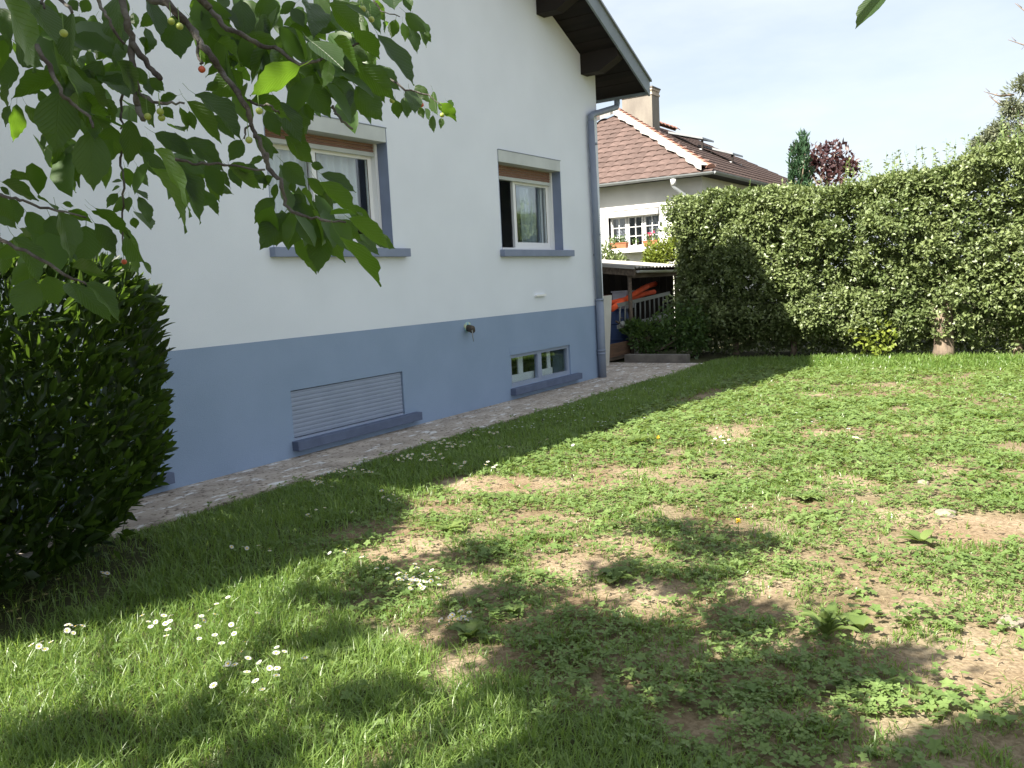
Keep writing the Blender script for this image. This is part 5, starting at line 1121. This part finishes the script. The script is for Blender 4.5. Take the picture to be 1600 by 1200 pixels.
# single broad-leaved weeds
def rosette(px, py, n, ln, wd, lift, label, lobed=False, seed=0, name='weed_plant'):
    G = ground_pt(px, py); G[2] = float(gz(G[0], G[1])); q = np.random.default_rng(seed + int(px)); root = empty(name, tuple(G)); tag(root, label, 'weed')
    for k in range(n):
        a = k * 2.4 + q.normal(0, .3); el = lift * q.uniform(.6, 1.25); L_ = ln * q.uniform(.65, 1.15); W_ = wd * q.uniform(.8, 1.2); m = 7; vs = []; fs = []
        d = np.array([math.cos(a), math.sin(a), 0]); s = np.array([-d[1], d[0], 0])
        for i in range(m + 1):
            t = i / m; w_ = W_ * .5 * (.16 + math.sin(math.pi * min(1, .12 + t * .88)) ** .8) * (1 if 0 < i < m else .35)
            if lobed: w_ *= 1.25 if i % 2 else .55
            e = el - t * (.9 if lift > .6 else .6); c = G + d * (L_ * (t * math.cos(el) + .12 * t * t)) + np.array([0, 0, L_ * (t * math.sin(el) - .55 * t * t * math.sin(el)) + .012])
            f_ = np.array([0, 0, w_ * .35]); vs += [c - s * w_ + f_, c, c + s * w_ + f_]
        for i in range(m): j = 3 * i; fs += [(j, j + 1, j + 4, j + 3), (j + 1, j + 2, j + 5, j + 4)]
        MB().add(vs, fs).build('leaf', M['weed'], root, smooth=True)
rosette(1292, 995, 22, .23, .036, 1.3, 'upright plantain rosette with long pale narrow leaves on bare soil')
rosette(962, 908, 10, .12, .06, .75, 'dark dock plant with broad leaves in the tree shade on bare soil')
rosette(735, 1000, 9, .13, .05, .95, 'dandelion plant with lobed upright leaves beside a clump of daisies', True)
rosette(800, 962, 7, .10, .04, .9, 'small dandelion plant with lobed leaves among shaded trefoil weeds', True)
rosette(525, 1030, 8, .12, .05, .5, 'flat dark plantain rosette at the edge of the long grass')
rosette(1345, 985, 4, .12, .07, 1.0, 'two broad pale dock leaves standing near the upright plantain')
rosette(1000, 697, 8, .20, .07, .9, 'tall lobed weed at the edge of the house shadow', True)
rosette(1105, 742, 12, .16, .06, .5, 'spreading leafy dandelion on the sunny lawn', True)
rosette(1260, 780, 9, .14, .05, .5, 'low broad-leaved weed on the sunny lawn by a pale stone')
rosette(1105, 1175, 7, .06, .03, .6, 'tiny star-shaped seedling on shaded soil')
rosette(560, 752, 8, .16, .05, .7, 'leafy dandelion in the shade beside the path', True)
rosette(700, 830, 9, .13, .05, .5, 'pale dandelion rosette at the edge of the bare soil strip', True)
rosette(1440, 850, 9, .14, .04, .55, 'bushy plantain rosette left of the large bare patch')
rosette(640, 905, 8, .13, .02, 1.3, 'upright grassy tuft beside the thick daisy clump')
# stones
for k, (px, py, s, lab) in enumerate(((1343, 692, .055, 'pale flat stone lying in the sunny lawn'), (1250, 712, .028, 'small pale stone beside low sunny weeds'), (1478, 808, .05, 'whitish stone on the large bare patch'), (902, 852, .016, 'tiny white pebble on the bare soil'), (1442, 757, .035, 'rounded beige stone in the sunny weeds'), (918, 903, .014, 'tiny white pebble next to the dark dock plant'), (1580, 975, .05, 'grey flat stone half sunk in the clover'))):
    G = ground_pt(px, py); q = np.random.default_rng(k); bm = bmesh.new(); bmesh.ops.create_icosphere(bm, subdivisions=2, radius=1)
    for v in bm.verts: v.co *= 1 + q.normal(0, .1); v.co.x *= s * 1.3; v.co.y *= s; v.co.z *= s * .55
    me_ = bpy.data.meshes.new('stone'); bm.to_mesh(me_); bm.free(); me_.materials.append(M['stone']); o = bpy.data.objects.new('stone', me_); COL.objects.link(o)
    o.location = (G[0], G[1], float(gz(G[0], G[1])) + s * .25); o.rotation_euler.z = k; tag(o, lab, 'stone')

# ------------------------------------------------------------------ daisies
def daisy_mesh():
    vs = []; fs = []; mi = []; n = 13; h = .0
    for k in range(n):
        a = 2 * math.pi * k / n; da = .17
        b = len(vs)
        for (rr, dd, zz) in ((.25, 0, 0), (.8, -da, .12), (1.0, 0, .08), (.8, da, .12)): vs.append((rr * math.cos(a + dd), rr * math.sin(a + dd), zz))
        fs.append((b, b + 1, b + 2, b + 3)); mi.append(0)
    b = len(vs); m = 8; vs += [(.34 * math.cos(2 * math.pi * k / m), .34 * math.sin(2 * math.pi * k / m), .06) for k in range(m)] + [(0, 0, .22)]
    for k in range(m): fs.append((b + k, b + (k + 1) % m, b + m)); mi.append(1)
    b = len(vs); vs += [(.05, 0, 0), (-.025, .043, 0), (-.025, -.043, 0), (.55, .2, -6), (.47, .24, -6), (.47, .16, -6)]
    for k in range(3): fs.append((b + k, b + (k + 1) % 3, b + 3 + (k + 1) % 3, b + 3 + k)); mi.append(2)
    me_ = bpy.data.meshes.new('daisy'); me_.from_pydata(vs, [], fs)
    for mt in ('petal', 'yolk', 'stem'): me_.materials.append(M[mt])
    me_.polygons.foreach_set('material_index', mi); return me_
DM = daisy_mesh(); q = np.random.default_rng(81)
DC = [(640,892,45,16,34),(650,905,30,10,14),(722,955,22,10,9),(700,965,12,8,4),(60,1015,28,16,5),(120,985,25,10,7),(232,980,40,14,6),(330,965,60,22,12),(400,860,35,8,7),(420,1030,70,30,12),(540,860,25,10,6),(330,1000,60,20,5),(410,1070,60,25,6),(230,640 + 330,30,10,3),
      (498,760,22,6,16),(535,742,30,7,14),(575,745,25,7,8),(640,720,22,6,14),(668,720,22,6,18),(690,700,22,6,16),(700,694,24,6,14),(750,677,25,6,14),(775,673,22,5,10),(730,700,20,5,8),(762,728,25,6,6),(715,732,20,5,6),(605,775,15,5,5),(622,783,12,4,4),(800,700,30,6,7),(820,668,30,6,10),(860,655,40,7,14),(910,640,40,7,18),(960,625,40,7,18),(1000,612,40,6,16),(1040,600,35,5,10),(930,660,35,6,8),(1130,686,18,4,8),(1330,683,10,3,3),(1290,660,60,8,4),(1590,600,25,8,8),(1570,620,25,6,6),(480,800,60,20,5),(180,900,60,20,3),(850,690,40,8,5),(1090,590,30,5,4),(1000,650,30,6,4),(1200,640,60,15,3)]
pts = []
for (cx, cy, rx, ry, k) in DC:
    for _ in range(k): pts.append((cx + q.normal(0, .55) * rx, cy + q.normal(0, .55) * ry))
DP = []; DL = []
def daisy_label(a, b, y):
    if y > -2.3:
        if a < 470: return 'white daisy in the long shaded grass in front of the laurel bush'
        if a < 590: return 'white daisy in the shaded grass below the basement shutter'
        if a < 790: return 'white daisy in the shaded grass between shutter and basement window'
        if a < 930: return 'white daisy in the shaded grass below the basement window'
        return 'white daisy in the far shaded grass beyond the downpipe'
    if 575 < a < 700 and 860 < b < 925: return 'white daisy in the thick clump by the upright grassy tuft'
    if 680 < a < 760 and 930 < b < 990: return 'white daisy in the small cluster behind the lobed dandelion'
    if a < 300: return 'white daisy at the sunny grass edge of the laurel shadow'
    if a < 600: return 'white daisy scattered in the long sunny grass'
    if b > 640: return 'white daisy on the sunny weedy lawn'
    return 'white daisy in the sunny grass near the hedge foot'
for (a, b) in pts:
    G = ground_pt(a, b, .06)
    if G[1] < float(path_edge(G[0])) - .05: DP.append((G[0], G[1])); DL.append(daisy_label(a, b, G[1]))
DP = np.array(DP); dd = np.hypot(DP[:, 0] - CAM[0], DP[:, 1] - CAM[1]); od = np.argsort(dd)
for j, i in enumerate(od[:300]):
    x, y = DP[i]; o = bpy.data.objects.new('daisy', DM); COL.objects.link(o); s = q.uniform(.012, .0165) * (1.15 if dd[i] > 6 else 1)
    lz = float(lush_mask(np.array([x]), np.array([y]))[0]); o.location = (x, y, float(gz(x, y)) + .045 + .035 * lz + q.uniform(-.01, .02)); o.scale = (s, s, max(s * .8, .0105)); o.rotation_euler = (q.normal(0, .3), q.normal(0, .3), q.uniform(0, 6))
    tag(o, DL[i], 'daisy', DL[i].replace('white daisy', 'daisies'))
if len(od) > 300:
    R3 = od[300:]; m = len(R3); Vt = np.array([(.3 * math.cos(a) * (3.3), .3 * math.sin(a) * 3.3, 0) for a in np.arange(8) * math.pi / 4]); Ft = np.array([(0, 1, 2, 3), (0, 3, 4, 7), (4, 5, 6, 7)])
    T_ = np.stack([DP[R3, 0], DP[R3, 1], .08 + q.uniform(-.01, .02, m)], -1); s = q.uniform(.008, .012, m); Mt = np.eye(3)[None] * s[:, None, None]; Mt[:, 0, 2] = q.normal(0, .003, m)
    o = batch('far_daisies', Vt, Ft, Mt, T_, q.random(m), M['petal']); tag(o, 'sprinkling of distant white daisies in the shaded grass', 'daisies', kind='stuff')
# two dandelion flowers
for (px, py, lab) in ((1028, 684, 'yellow dandelion flower beside the tall lobed weed'), (1153, 815, 'tiny yellow flower on the bare sunny soil')):
    G = ground_pt(px, py, .08); rt_ = empty('dandelion', (G[0], G[1], 0)); tag(rt_, lab, 'flower')
    tube('stem', M['stem'], rt_, [(G[0], G[1], -.01), (G[0] + .01, G[1], .08)], .002, 5); pp, d_ = blob_points(q, (G[0] + .01, G[1], .082), (.012, .012, .008), 40); leaf_cloud('blossom', M['yolk'], rt_, pp, 40, .016, .008, seed=4)
print('objects', len(bpy.data.objects), 'cherry leaves', nleaf)

print('tris', sum(len(p.vertices) - 2 for m in bpy.data.meshes for p in m.polygons))
